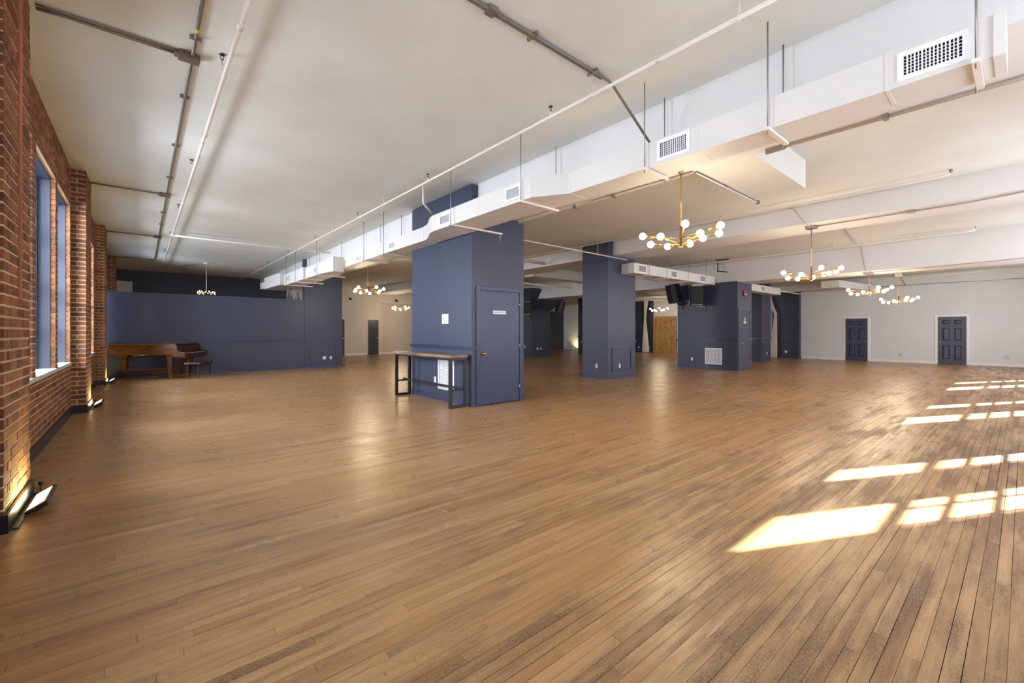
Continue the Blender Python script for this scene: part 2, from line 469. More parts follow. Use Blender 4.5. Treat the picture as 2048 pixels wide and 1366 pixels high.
def window_front(x0, x1):
    win_no[0] += 1
    yy = -1.74
    w = struct('window_%d' % win_no[0], MB().box(x0, x0+0.03, yy, yy+0.06, WZ0, WZ1).box(x1-0.03, x1, yy, yy+0.06, WZ0, WZ1)
               .box(x0, x1, yy, yy+0.06, WZ0, WZ0+0.05).box(x0, x1, yy, yy+0.06, WZ1-0.03, WZ1), FRAMEN)
    for zz, q in ((1.26, 0.012), (1.54, 0.012), (1.82, 0.012), (2.10, 0.014), (2.38, 0.014), (2.65, 0.035)):
        MB().box(x0+0.03, x1-0.03, yy+0.01, yy+0.05, zz-q, zz+q).build('rail', FRAMEN, w)
    for k in (1, 2):
        xm = x0 + (x1-x0)*k/3
        MB().box(xm-0.007, xm+0.007, yy+0.015, yy+0.045, WZ0+0.05, 2.62).build('muntin', FRAMEN, w)
    MB().box(x0+0.03, x1-0.03, yy+0.027, yy+0.033, WZ0+0.05, WZ1-0.03).build('pane', GLASS, w)
fw = MB(); xs = [-1.4]
for xa in FRONT_A:
    for x0 in (xa, xa+1.94):
        window_front(x0, x0+1.4)
        xs += [x0, x0+1.4]
xs.append(26.2)
for i in range(0, len(xs), 2): fw.box(xs[i], xs[i+1], -1.82, YF, 0, 4.2)
for i in range(1, len(xs)-1, 2):
    fw.box(xs[i], xs[i+1], -1.82, YF, 0, WZ0); fw.box(xs[i], xs[i+1], -1.82, YF, WZ1, 4.2)
for xa in FRONT_A: fw.box(xa+3.36, xa+4.4, -1.97, -1.82, 0, 4.2)
struct('wall_front', fw, WHITEW)

# ------------------------------------------------------------------ brick wall on the left
wl = MB(); yy = -2.0
for a, b in LW:
    wl.box(-1.28, XL-0.005, yy, a-0.02, 0, 4.2)
    wl.box(-1.28, XL-0.005, a-0.02, b+0.02, 0, WZ0-0.05); wl.box(-1.28, XL-0.005, a-0.02, b+0.02, WZ1+0.02, 4.2)
    yy = b+0.02
wl.box(-1.28, XL-0.005, yy, 26.5, 0, 4.2)
wall_left = struct('wall_left', wl, MORTAR)
CH, JT = 0.0765, 0.0155
def brick_rows(y0, y1, z0, z1, hole=None):
    """bricks of a common bond wall as (a0, a1, z0, z1)"""
    out = []; k = int(round(z0/CH))
    while k*CH < z1 - 0.02:
        za, zb = k*CH + JT/2, min((k+1)*CH - JT/2, z1)
        header = (k % 6 == 3); L = 0.1045 if header else 0.214
        x = y0 - (L/2 if (k % 2) else 0.0) + random.uniform(-0.008, 0.008)
        while x < y1:
            a, b = max(x+JT/2, y0), min(x+L-JT/2, y1)
            if a - y0 < 0.045: a = y0
            if y1 - b < 0.045: b = y1
            if b - a > 0.03: out.append((a, b, za + random.uniform(-0.0015, 0.0015), zb + random.uniform(-0.0015, 0.0015)))
            x += L
        k += 1
    return out
def sub_holes(bricks, holes):
    out = []
    for a, b, z0, z1 in bricks:
        segs = [(a, b)]
        for h0, h1, hz0, hz1 in holes:
            if z1 > hz0 + 0.02 and z0 < hz1 - 0.02:
                ns = []
                for s0, s1 in segs:
                    if s1 <= h0 or s0 >= h1: ns.append((s0, s1)); continue
                    if s0 < h0: ns.append((s0, h0-0.002))
                    if s1 > h1: ns.append((h1+0.002, s1))
                segs = ns
        out += [(s0, s1, z0, z1) for s0, s1 in segs if s1 - s0 > 0.02]
    return out
def brick_size(p, q, normal):
    """approximate picture size of a brick face from the camera"""
    c = Vector(((p[0]+q[0])/2, (p[1]+q[1])/2, (p[2]+q[2])/2)) - Vector((0, 0, 1.35))
    d = c.x*Fv.x + c.y*Fv.y
    if d < 0.4: return 0
    l = c.x*Rv.x + c.y*Rv.y; u = 1024 + 872*l/d; v = 664 - 872*c.z/d
    if u < -20 or u > 2068 or v < -20 or v > 1386: return 0
    e = Vector(q) - Vector(p); A = (abs(e.y) if normal == 'x' else abs(e.x)) * abs(e.z)
    cosn = abs(c.x if normal == 'x' else c.y)/c.length
    return A*cosn/d**2
def lay(parent, faces, limit=300):
    """faces: list of (normal, plane, bricks, depth); the biggest seen are single bricks"""
    al = []
    for normal, plane, bricks, dep in faces:
        for (a, b, z0, z1) in bricks:
            j = random.uniform(-0.003, 0.002)
            if normal == 'x': bx = (plane-dep, plane+j, a, b, z0, z1); sz = brick_size((plane, a, z0), (plane, b, z1), 'x')
            else: bx = (a, b, plane-j, plane+dep, z0, z1); sz = brick_size((a, plane, z0), (b, plane, z1), 'y')
            al.append((sz, bx, random.random()))
    al.sort(key=lambda q: -q[0]); rest = MB(); nr = 0
    for i, (sz, bx, t) in enumerate(al):
        if i < limit and sz > 2.0e-5: MB().box(*bx, t).build('brick', BRICK, parent, recalc=False)
        else: rest.box(*bx, t); nr += 1
    if nr: rest.build('brickwork', BRICK, parent, kind='stuff', recalc=False)
PIERS = [(4.43, 5.34, -0.70), (10.20, 11.15, -0.70), (15.10, 16.0, -0.70), (20.9, 21.8, -0.69)]
holes = [(a, b, WZ0-0.05, WZ1) for a, b in LW] + [(p[0]+0.02, p[1]-0.02, 0, 4.3) for p in PIERS]
WB = []
spans = [(2.3, PIERS[0][0])] + [(PIERS[i][1], PIERS[i+1][0]) for i in range(3)]
for s0, s1 in spans:
    WB += brick_rows(s0, s1, CH, 0.80) + brick_rows(s0, s1, 45*CH, 4.047)
    e = [s0] + [q for w in LW if w[0] >= s0-0.3 and w[1] <= s1+0.3 for q in w] + [s1]
    for a, b in zip(e[0::2], e[1::2]):
        if b - a > 0.04: WB += brick_rows(a+0.002, b-0.002, 11*CH, 45*CH-0.01)
lay(wall_left, [('x', XL, WB, 0.05)])
pl = ['nearest, at the left picture edge', 'second from the camera, washed by a floor light', 'third from the camera', 'furthest, beside the navy half wall']
for (p0, p1, px), desc in zip(PIERS, pl):
    pr = thing('brick_pier', 'red brick wall pier with buff mortar, ' + desc, 'pier', (px-0.1, (p0+p1)/2, 0), 'brick piers between the windows')
    MB().box(XL-0.02, px-0.005, p0+0.005, p1-0.005, 0, 4.048).build('mortar_core', MORTAR, pr)
    fx, fy = [], []
    for k in range(1, 53):                       # toothed corner: stretcher across the end, then two halves
        za, zb = k*CH + JT/2, min((k+1)*CH - JT/2, 4.047)
        if k % 2:
            fy.append((XL+0.002, px, za, zb)); fx += [(a, b, za, zb) for a, b, _, _ in brick_rows(p0+0.10+JT, p1, k*CH, k*CH+0.05)]
        else:
            fy.append((XL+0.002, px-0.10-JT, za, zb)); fx += [(a, b, za, zb) for a, b, _, _ in brick_rows(p0, p1, k*CH, k*CH+0.05)]
    f = [('x', px, fx, 0.10), ('y', p0, fy, 0.10)]
    if p0 == 4.43: # a repaired vertical joint: reddish toothing strip
        MB().box(px-0.004, px+0.0025, 4.92, 5.02, 1.6, 4.04).build('patched_joint', paint('red_patch_mortar', lin(172, 102, 66), 0.9, 0.6, 60, 0.12), pr)
    lay(pr, f, 300)
bb = MB(); yy = -1.5
for p0, p1, px in PIERS:
    bb.box(XL-0.01, XL+0.022, yy, p0, 0, 0.125)
    bb.box(XL, px+0.022, p0-0.022, p0, 0, 0.125); bb.box(px, px+0.022, p0, p1, 0, 0.125); bb.box(XL, px+0.022, p1, p1+0.022, 0, 0.125)
    yy = p1
bb.box(XL-0.01, XL+0.022, yy, 25, 0, 0.125)
struct('baseboard_left', bb, BLACKT)

# ------------------------------------------------------------------ other walls
def rail_prof(mb, axis, plane, a0, a1, z, d):
    """chair rail: three stacked mouldings"""
    for z0, z1, k in ((z, z+0.022, 0.5), (z+0.022, z+0.052, 1.0), (z+0.052, z+0.072, 0.6)):
        if axis == 'x': mb.box(plane, plane+d*k, a0, a1, z0, z1)
        else: mb.box(a0, a1, plane, plane+d*k, z0, z1)
    return mb
# half wall by the piano with its cap, rail and panel
hw = struct('wall_partition', MB().box(-0.88, 4.60, 17.25, 17.5, 0, 2.50), NAVY)
MB().box(-0.90, 4.60, 17.22, 17.53, 2.50, 2.54).build('cap_rail', NAVYD, hw)
rail_prof(MB(), 'y', 17.25, -0.88, 4.60, 1.0, -0.035).build('chair_rail', NAVYR, hw)
MB().box(-0.88, 4.60, 17.235, 17.25, 0, 0.1).build('baseboard', NAVYD, hw)
# far wall: dark left part, cream right part with a shallow recess
wb = struct('wall_back', MB().box(-1.3, 8.2, YB, YB+0.3, 0, 4.2), DARKN)
MB().box(1.3, 1.32, YB-0.012, YB, 0, 4.05).box(3.1, 3.12, YB-0.012, YB, 0, 4.05).build('panel_joint', DARKN, wb)
MB().box(-1.2, -0.28, YB-0.05, YB, 2.3, 3.55).build('white_patch', WHITEW, wb)  # plain white patch at the left end of the dark wall
cw = struct('wall_far', MB().box(8.2, 11.1, YB, YB+0.3, 0, 4.2).box(11.1, 25.8, YB+0.25, YB+0.5, 0, 4.2).box(11.1, 25.8, YB, YB+0.3, 3.1, 4.2), CREAMW)
MB().box(8.2, 11.1, YB-0.015, YB, 0, 0.12).box(11.1, 25.7, YB+0.235, YB+0.25, 0, 0.12).build('baseboard', TRIMW, cw)
wr = struct('wall_right', MB().box(XR, XR+0.3, -1.9, 26.0, 0, 4.2), WHITEW)
b2 = MB()
for a, b in ((-1.5, 1.48), (2.43, 4.64), (5.64, 7.4), (8.6, 14.2)): b2.box(XR-0.016, XR, a, b, 0, 0.11)
struct('baseboard_right', b2, TRIMW)

def outlet(parent_label, axis, plane, a, z, d, w=0.075, h=0.118, mat=PLASTIC, group=None):
    loc = (plane, a, z) if axis == 'x' else (a, plane, z)
    t = thing('wall_outlet', parent_label, 'outlet', loc, group)
    m = MB(); s = MB()
    if axis == 'x':
        m.box(plane, plane+d*0.008, a-w/2, a+w/2, z-h/2, z+h/2)
        for dz in (-0.024, 0.024): s.box(plane+d*0.008, plane+d*0.011, a-0.017, a+0.017, z+dz-0.014, z+dz+0.014)
    else:
        m.box(a-w/2, a+w/2, plane, plane+d*0.008, z-h/2, z+h/2)
        for dz in (-0.024, 0.024): s.box(a-0.017, a+0.017, plane+d*0.008, plane+d*0.011, z+dz-0.014, z+dz+0.014)
    m.build('cover_plate', mat, t); s.build('socket', OUTG, t)
    return t

# ------------------------------------------------------------------ navy columns
def column(x0, x1, y0, y1, zt, label, mat=NAVY, trim=NAVYD, rail=True, right_gap=None, z0=0.0):
    c = thing('column', label, 'column', ((x0+x1)/2, (y0+y1)/2, 0), 'navy columns of the hall')
    MB().box(x0, x1, y0, y1, z0, zt).build('shaft', mat, c)
    if rail:
        m = MB(); b = MB()
        segs = [(x0-0.035, x1+0.035)] if right_gap is None else [(x0-0.035, right_gap[0]), (right_gap[1], x1+0.035)]
        bsegs = [(x0-0.014, x1+0.014)] if right_gap is None else [(x0-0.014, right_gap[0]), (right_gap[1], x1+0.014)]
        for a, bb_ in segs: rail_prof(m, 'y', y0, a, bb_, 1.02, -0.035)
        rail_prof(m, 'x', x0, y0-0.0, y1+0.035, 1.02, -0.035); rail_prof(m, 'x', x1, y0, y1+0.035, 1.02, 0.035)
        m.build('chair_rail', NAVYR, c)
        for a, bb_ in bsegs: b.box(a, bb_, y0-0.014, y0, 0, 0.10)
        b.box(x0-0.014, x0, y0, y1, 0, 0.10).box(x1, x1+0.014, y0, y1, 0, 0.10)
        b.build('baseboard', trim, c)
    return c
def flush_door(c, x0, x1, y, ztop, knob_x, hinge_x, knobm, mat):
    """flush door with its casing on a -Y face"""
    MB().box(x0, x1, y-0.012, y, 0.012, ztop).build('door', mat, c, bevel=0.003)
    d = c.children[-1]
    for ch in c.children:
        if ch.name.split('.')[0] == 'door': d = ch
    m = MB().box(x0-0.085, x0-0.006, y-0.024, y, 0, ztop+0.085).box(x1+0.006, x1+0.075, y-0.024, y, 0, ztop+0.085).box(x0-0.006, x1+0.006, y-0.024, y, ztop+0.006, ztop+0.085)
    m.build('door_casing', NAVYD, c, bevel=0.006)
    MB().box(x0, x1, y-0.003, y, 0, 0.012).build('threshold_shade', SHADE, c)  # solid dark strip painted as the shade under the door
    K = Matrix.Rotation(R_(90), 3, 'X')
    MB().lathe([(0.0, 0.0), (0.034, 0.0), (0.034, 0.006), (0.012, 0.012), (0.012, 0.035), (0.026, 0.045), (0.030, 0.058), (0.022, 0.070), (0.0, 0.073)], (knob_x, y-0.012, 0.95), 14, K).build('knob', knobm, d)
    for z in (0.28, 1.08, ztop-0.22):
        MB().tube([(hinge_x, y-0.024, z-0.045), (hinge_x, y-0.024, z+0.045)], 0.009, 8).build('hinge', CHROME, d)
    return d
def text_mesh(txt, size, mat, parent, M):
    cu = bpy.data.curves.new('lettering', 'FONT'); cu.body = txt; cu.size = size; cu.align_x = 'CENTER'; cu.align_y = 'CENTER'; cu.extrude = 0.0006
    o = bpy.data.objects.new('tmp', cu); COL.objects.link(o)
    dg = bpy.context.evaluated_depsgraph_get(); me = bpy.data.meshes.new_from_object(o.evaluated_get(dg))
    bpy.data.objects.remove(o); me.transform(M)
    me.materials.clear(); me.materials.append(mat); me.name = 'lettering'
    q = bpy.data.objects.new('lettering', me); COL.objects.link(q); q.parent = parent; return q

col1 = column(4.54, 5.80, 6.46, 8.72, 4.02, 'large navy column with a flush door and a console table at its side', right_gap=(4.63, 5.75))
d1 = flush_door(col1, 4.72, 5.67, 6.46, 2.11, 4.785, 5.672, BRASS, NAVYD)
sg = thing('door_sign', 'small white lettered plate on the navy door of the nearest column', 'sign', (5.175, 6.445, 1.72))
MB().box(5.02, 5.33, 6.442, 6.448, 1.688, 1.752).build('plate', PLASTIC, sg)
text_mesh('FURNACE ROOM', 0.037, INK, sg, Matrix.Translation((0, -0.0035, -0.002)) @ Matrix.Rotation(R_(90), 4, 'X'))
col2 = column(10.12, 11.46, 7.68, 8.62, 3.97, 'plain navy column with a moulded panel, middle of the near row')
frame(MB(), 'y', 7.68, 10.30, 11.26, 0.21, 0.89, 0.045, -0.02).build('panel_moulding', NAVYD, col2, bevel=0.005)
col3 = column(15.76, 16.97, 6.45, 8.67, 3.12, 'navy column carrying two loudspeakers and a restroom door', right_gap=(15.84, 16.85))
d3 = flush_door(col3, 15.89, 16.78, 6.45, 2.09, 16.0, 16.785, CHROME, DARKN)
MB().prism([(15.90, 3.12), (16.9, 3.12), (16.9, 2.75), (16.7, 2.6), (16.1, 2.6)], 'y', 8.67, 8.95).build('capital', DARKN, col3)
sg = thing('door_sign', 'tiny white restroom plate with a figure on the far speaker column door', 'sign', (16.34, 6.435, 1.75))
MB().box(16.24, 16.44, 6.432, 6.438, 1.655, 1.725).build('plate', PLASTIC, sg)
text_mesh('RESTROOM', 0.034, INK, sg, Matrix.Translation((0, -0.0035, -0.06)) @ Matrix.Rotation(R_(90), 4, 'X'))
MB().sphere((16.34, 6.434, 1.875), 0.022, 10, 6, (1, 0.2, 1)).prism([(16.30, 1.755), (16.38, 1.755), (16.36, 1.845), (16.32, 1.845)], 'y', 6.432, 6.437).build('figure', PLASTIC, sg)
col4 = column(21.3, 22.4, 7.68, 8.62, 3.82, 'narrow navy column with a wall panel, right of the speaker column', DARKN, DARKN)
frame(MB(), 'y', 7.68, 21.42, 22.3, 0.21, 0.89, 0.05, -0.02).build('panel_moulding', NAVYD, col4)
colr1 = column(25.42, 25.80, 7.42, 8.65, 3.75, 'dark navy pilaster at the end of the white right wall', DARKN, DARKN)
colr2 = column(25.40, 25.80, 15.85, 17.6, 3.75, 'dark pilaster behind a tied curtain beside the pine slats', DARKN, DARKN)
colb1 = column(4.60, 5.97, 17.23, 17.52, 4.04, 'tall navy column joined to the end of the half wall', NAVY, NAVYD)
frame(MB(), 'y', 17.23, 4.74, 5.77, 0.14, 0.90, 0.05, -0.02).build('panel_moulding', NAVYD, colb1, bevel=0.005)
colb3 = column(15.77, 17.16, 16.9, 18.2, 3.6, 'far dark column with a flared capital and two loudspeakers', DARKN, DARKN)
frame(MB(), 'y', 16.9, 15.95, 16.98, 0.17, 0.90, 0.05, -0.02).build('panel_moulding', DARKN, colb3)
MB().loft([[(15.72, 16.86, 2.52), (17.19, 16.86, 2.52), (17.19, 18.25, 2.52), (15.72, 18.25, 2.52)],
           [(15.05, 16.2, 3.60), (17.95, 16.2, 3.45), (17.95, 18.9, 3.45), (15.05, 18.9, 3.60)]]).build('capital', DARKN, colb3)
colb4 = column(21.3, 22.5, 17.2, 18.5, 3.8, 'far dark column seen as a sliver beside the middle column', DARKN, DARKN)
colb5 = column(24.3, 25.80, 23.9, 25.25, 2.95, 'far dark corner block with a chair rail', DARKN, DARKN)

# outlets on the columns and walls
G = 'outlet plates on columns and walls'
outlet('white outlet on the left face of the middle column', 'x', 10.12, 8.09, 0.36, -1, group=G)
outlet('white outlet inside the moulded panel of the middle column', 'y', 7.68, 10.67, 0.36, -1, group=G)
outlet('white outlet left of the return grille on the speaker column', 'x', 15.76, 8.09, 0.34, -1, group=G)
outlet('white outlet behind the console table on the large column', 'x', 4.54, 7.73, 0.39, -1, group=G)
outlet('square white double outlet in the half wall panel', 'y', 17.25-0.02, 5.30, 0.37, -1, 0.12, group=G)
outlet('narrow white outlet in the half wall panel, right one', 'y', 17.25-0.02, 5.54, 0.37, -1, group=G)
outlet('white outlet in the panel of the narrow navy column', 'y', 7.68, 21.95, 0.36, -1, 0.09, group=G)
outlet('white outlet on the pilaster ending the right wall', 'x', 25.42, 8.0, 0.33, -1, 0.1, group=G)
outlet('grey outlet on the white wall between the two panelled doors', 'x', XR, 3.57, 0.34, -1, 0.13, 0.13, OUTG, group=G)
outlet('grey outlet on the white wall right of the last door', 'x', XR, 0.45, 0.36, -1, 0.16, 0.16, OUTG, group=G)
outlet('white outlet on the far flared column, left one', 'y', 16.9, 16.17, 0.46, -1, 0.11, group=G)
outlet('white outlet on the far flared column, right one', 'y', 16.9, 16.42, 0.45, -1, group=G)
outlet('white outlet low on the dark pilaster left of the curtain', 'x', 25.40, 16.75, 0.33, -1, 0.1, group=G)
outlet('white outlet low on the dark pilaster right of the curtain', 'x', 25.40, 15.95, 0.33, -1, 0.07, group=G)
outlet('grey outlet on the cream wall left of the black door', 'y', YB, 9.75, 0.48, -1, 0.11, 0.14, OUTG, group=G)
outlet('grey outlet on the cream wall at the recess corner', 'y', YB, 10.98, 0.5, -1, 0.1, 0.14, OUTG, group=G)
outlet('grey outlet inside the far recess', 'y', YB+0.25, 11.55, 0.5, -1, 0.1, 0.14, OUTG, group=G)

# ------------------------------------------------------------------ doors of the walls
def six_panel(n, y0, y1, knob_y, lever, gap):
    w = y1-y0; st = 0.115*w/0.83; cw_ = (w-3*st)/2
    PZ = ((0.20, 0.80), (0.98, 1.52), (1.66, 1.86)); m = MB()
    for k in range(3): m.box(XR-0.05, XR-0.002, y0+(st+cw_)*k, y0+(st+cw_)*k+st, 0.01, 1.985)
    for a in (y0+st, y0+2*st+cw_):
        zz = [0.01] + [q for p in PZ for q in p] + [1.985]
        for z0, z1 in zip(zz[0::2], zz[1::2]): m.box(XR-0.05, XR-0.002, a, a+cw_, z0, z1)
    d = struct('door_%d' % n, m, DOORN)
    for (z0, z1) in PZ:
        for a in (y0+st, y0+2*st+cw_):
            pn2 = MB().box(XR-0.014, XR-0.002, a, a+cw_, z0, z1).build('door_panel', DOORN, d)
            MB().loft([[(XR-0.014, a+0.02, z0+0.02), (XR-0.014, a+cw_-0.02, z0+0.02), (XR-0.014, a+cw_-0.02, z1-0.02), (XR-0.014, a+0.02, z1-0.02)],
                       [(XR-0.036, a+0.055, z0+0.055), (XR-0.036, a+cw_-0.055, z0+0.055), (XR-0.036, a+cw_-0.055, z1-0.055), (XR-0.036, a+0.055, z1-0.055)]]).build('raised_field', DOORN, pn2)
    m = MB().box(XR-0.03, XR, y0-0.09, y0-0.006, 0, 2.075).box(XR-0.03, XR, y1+0.006, y1+0.09, 0, 2.075).box(XR-0.03, XR, y0-0.006, y1+0.006, 1.99, 2.075)
    m.build('door_casing', TRIMW, d)
    if lever:
        MB().tube([(XR-0.05, knob_y, 0.92), (XR-0.095, knob_y, 0.92)], 0.012, 8).tube([(XR-0.095, knob_y-0.005, 0.92), (XR-0.095, knob_y+0.11, 0.92)], 0.010, 8).build('lever_handle', CHROME, d)
    else:
        MB().sphere((XR-0.095, knob_y, 0.92), 0.034, 12, 8).tube([(XR-0.05, knob_y, 0.92), (XR-0.08, knob_y, 0.92)], 0.012, 8).build('knob', CHROME, d)
six_panel(1, 4.73, 5.55, 4.79, True, 0)
six_panel(2, 1.54, 2.37, 2.31, False, 0)
def black_door(n, x0, x1, knob_x):
    d = struct('door_%d' % n, MB().box(x0, x1, YB-0.03, YB-0.002, 0.01, 2.07), DOORK)
    MB().box(x0-0.07, x0-0.004, YB-0.02, YB, 0, 2.14).box(x1+0.004, x1+0.07, YB-0.02, YB, 0, 2.14).box(x0-0.004, x1+0.004, YB-0.02, YB, 2.074, 2.14).build('door_casing', CREAMW, d)
    MB().box(knob_x-0.12, knob_x, YB-0.075, YB-0.055, 0.98, 1.0).box(knob_x-0.02, knob_x, YB-0.06, YB-0.03, 0.975, 1.005).build('lever_handle', CHROME, d)
black_door(3, 10.24, 10.88, 10.85)
black_door(4, 8.05, 8.85, 8.8)
# camera-like dark sensor balls on the far wall
for x, z, ds in ((9.16, 3.25, 'left one above the black door'), (12.0, 3.28, 'right one above the recess')):
    t = thing('security_camera', 'tiny black ball camera on the far cream wall, ' + ds, 'camera', (x, YB-0.05, z), 'ball cameras on the far wall')
    MB().sphere((x, YB-0.10, z), 0.07, 10, 8).build('ball', SPK, t)
    MB().tube([(x, YB+0.0, z+0.05), (x, YB-0.06, z+0.04)], 0.045, 10).build('mount', SPK, t)

# ------------------------------------------------------------------ main air duct along the beam
duct = thing('air_duct', 'long white rectangular air duct hung under the ceiling beam', 'duct', (4.3, 8.0, 3.2))
def rect(y, xf, xb, z0, z1): return [(xf, y, z0), (xb, y, z0), (xb, y, z1), (xf, y, z1)]
def dsec(secs, name='duct_section'): return MB().loft(secs).build(name, DUCTM, duct)
XB = 4.56
dsec([rect(0.08, 4.20, XB, 3.135, 3.405), rect(0.66, 4.20, XB, 3.135, 3.405)])
dsec([rect(0.664, 4.20, XB, 3.135, 3.405), rect(2.10, 4.20, XB, 3.135, 3.405)])
dsec([rect(2.104, 4.20, XB, 3.135, 3.405), rect(3.80, 4.20, XB, 3.135, 3.405)])
dsec([rect(3.804, 4.20, XB, 3.135, 3.405), rect(4.22, 3.93, XB-0.03, 3.13, 3.41)], 'transition_section')
dsec([rect(4.224, 3.93, XB-0.03, 3.13, 3.41), rect(5.42, 3.93, 4.50, 3.13, 3.41)])
dsec([rect(5.424, 3.93, 4.50, 3.13, 3.41), rect(6.74, 3.93, 4.50, 3.13, 3.41)])
ss = []
for i in range(9):
    t = i/8.0; e = t*t*(3-2*t)
    ss.append(rect(6.744 + 0.85*t, 3.93 + 0.27*e, 4.50, 3.13 + 0.0*e, 3.41))
dsec(ss, 'offset_bend')
dsec([rect(7.60, 4.20, 4.53, 3.13, 3.40), rect(9.6, 4.20, XB, 3.13, 3.40)])
dsec([rect(9.604, 4.20, XB, 3.13, 3.40), rect(11.85, 4.20, XB, 3.10, 3.37)])
dsec([rect(12.0, 3.92, 4.20, 2.98, 3.38), rect(13.0, 3.92, 4.45, 3.02, 3.36)], 'transition_section')
dsec([rect(13.004, 3.92, 4.45, 3.02, 3.36), rect(14.6, 3.92, 4.45, 3.02, 3.36)])
dsec([rect(14.604, 3.86, 4.45, 3.0, 3.38), rect(17.0, 3.86, 4.45, 3.0, 3.38)])
dsec([rect(17.004, 3.74, 4.45, 3.02, 3.44), rect(19.6, 3.74, 4.45, 3.06, 3.50)], 'air_box')
dsec([rect(19.604, 3.92, 4.45, 3.14, 3.42), rect(21.4, 3.92, 4.45, 3.2, 3.46)])
dsec([rect(0.075, 4.185, XB+0.01, 3.125, 3.415), rect(0.13, 4.185, XB+0.01, 3.125, 3.415)], 'end_cap')
for yj in (0.66, 2.10, 3.80, 5.42, 9.6, 13.0, 14.6, 18.2):
    xf = 4.20 if yj < 4 or 7.6 < yj < 11.9 else (3.86 if 14.5 < yj < 17 else (3.74 if yj > 17 else 3.93))
    zz0, zz1 = (3.135, 3.405) if yj < 12 else (3.0, 3.37)
    if yj > 17: zz0, zz1 = 3.04, 3.47
    MB().box(xf-0.004, xf, yj-0.012, yj+0.012, zz0, zz1).box(xf-0.004, 4.50, yj-0.012, yj+0.012, zz0-0.004, zz0).build('joint_flange', DUCTM, duct)
def strut(y, xf, zb, xe, rear=True, zc=4.05, front_x=None):
    """trapeze hanger: channel under the duct on two rods"""
    fx = front_x if front_x is not None else xf-0.04
    h = thing('duct_hanger', 'white trapeze hanger under the long beam duct', 'hanger', (fx, y, zb-0.05), 'trapeze hangers of the long beam duct')
    MB().box(fx-0.03, xe, y-0.02, y+0.02, zb-0.030, zb-0.005).build('channel', PIPEW, h)
    MB().tube([(fx, y, zb-0.06), (fx, y, zc)], 0.006, 6).build('rod', STEEL, h)
    if y == 6.10: MB().tube([(4.90, y, 2.99), (4.97, y+0.03, 3.22)], 0.006, 6).build('loose_rod', STEEL, h)
    if rear: MB().tube([(4.60, y+0.02, zb-0.06), (4.60, y+0.02, zc)], 0.006, 6).build('rod', STEEL, h)
    return h
HL = ['beside the largest near register', 'at the second register', 'at the narrow end of the widening', 'sticking out past the large column', 'just past the large column', 'midway to the far column', 'before the duct steps left', 'at the far half wall', 'at the far air box', 'at the duct end']
hangs = [(0.205, 4.20, 3.135, 4.62, True, 4.05, 4.16), (1.45, 4.20, 3.135, 4.62, True, 4.05, 4.16), (2.67, 4.20, 3.135, 4.62, True, 4.05, 4.16),
         (4.40, 3.93, 3.13, 4.62, True, 4.05, 3.90), (6.10, 3.93, 3.13, 4.95, False, 4.05, 3.87), (9.35, 4.20, 3.13, 4.8, True, 4.05, 4.16),
         (10.5, 4.20, 3.12, 4.8, True, 4.05, 4.16), (13.3, 3.92, 3.02, 4.7, True, 4.05, 3.88), (15.4, 3.86, 3.0, 4.7, True, 4.05, 3.83), (16.6, 3.86, 3.0, 4.7, True, 4.05, 3.83), (19.9, 3.92, 3.2, 4.7, True, 4.05, 3.88), (21.0, 3.92, 3.2, 4.7, True, 4.05, 3.88)]
HL = ['beside the largest, nearest register', 'between the two nearest registers', 'left of the second register', 'at the wide end of the duct widening', 'passing across the large column top', 'just beyond the large column', 'one step beyond the large column', 'right after the duct steps left', 'near the far navy column', 'right above the half wall', 'beyond the half wall', 'at the far end of the duct']
for hh, lb in zip(hangs, HL):
    h = strut(*hh); h['label'] = 'white trapeze hanger of the long duct, ' + lb
def register(label, x, y0, y1, z0, z1, nv, nh, single, axis='x', sgn=-1):
    """supply register on a duct side"""
    loc = (x, (y0+y1)/2, z0) if axis == 'x' else ((y0+y1)/2, x, z0)
    t = thing('air_register', label, 'register', loc, 'registers on the white ducts')
    b = 0.035
    def bx(mb, d0, d1, a0, a1, c0, c1):
        if axis == 'x': mb.box(x+sgn*d0, x+sgn*d1, a0, a1, c0, c1)
        else: mb.box(a0, a1, x+sgn*d0, x+sgn*d1, c0, c1)
        return mb
    m = MB()
    bx(m, 0, 0.012, y0, y1, z0, z0+b); bx(m, 0, 0.012, y0, y1, z1-b, z1); bx(m, 0, 0.012, y0, y0+b, z0+b, z1-b); bx(m, 0, 0.012, y1-b, y1, z0+b, z1-b)
    m.build('frame', PLASTIC, t)
    bx(MB(), 0.0005, 0.002, y0+b, y1-b, z0+b, z1-b).build('throat_shade', SHADE, t)  # flat dark sheet on the face, painted as the shaded opening
    w = (y1-y0-2*b); jm = MB()
    for k in range(1, nv):
        yy = y0+b+w*k/nv; th = 0.0035 + 0.004*abs(math.sin(k*1.7))
        if single: bx(MB(), 0.002, 0.010, yy-th/2-0.001, yy+th/2+0.001, z0+b, z1-b).build('vane', PLASTIC, t)
        else: bx(jm, 0.002, 0.010, yy-th/2, yy+th/2, z0+b, z1-b)
    for k in range(1, nh):
        zz = z0+b+(z1-z0-2*b)*k/nh
        if single: bx(MB(), 0.002, 0.005, y0+b, y1-b, zz-0.002, zz+0.002).build('cross_vane', PLASTIC, t)
        else: bx(jm, 0.002, 0.005, y0+b, y1-b, zz-0.002, zz+0.002)
    if not single and (nv > 1): jm.build('vanes', PLASTIC, t, kind='stuff')
    return t
register('largest white air register, nearest on the long duct', 4.20, 0.235, 0.60, 3.165, 3.372, 15, 6, True)
register('second nearest white register on the long duct', 4.20, 2.18, 2.54, 3.165, 3.385, 14, 7, True)
register('white register left of the duct widening', 3.93, 4.43, 4.76, 3.175, 3.375, 12, 7, False)
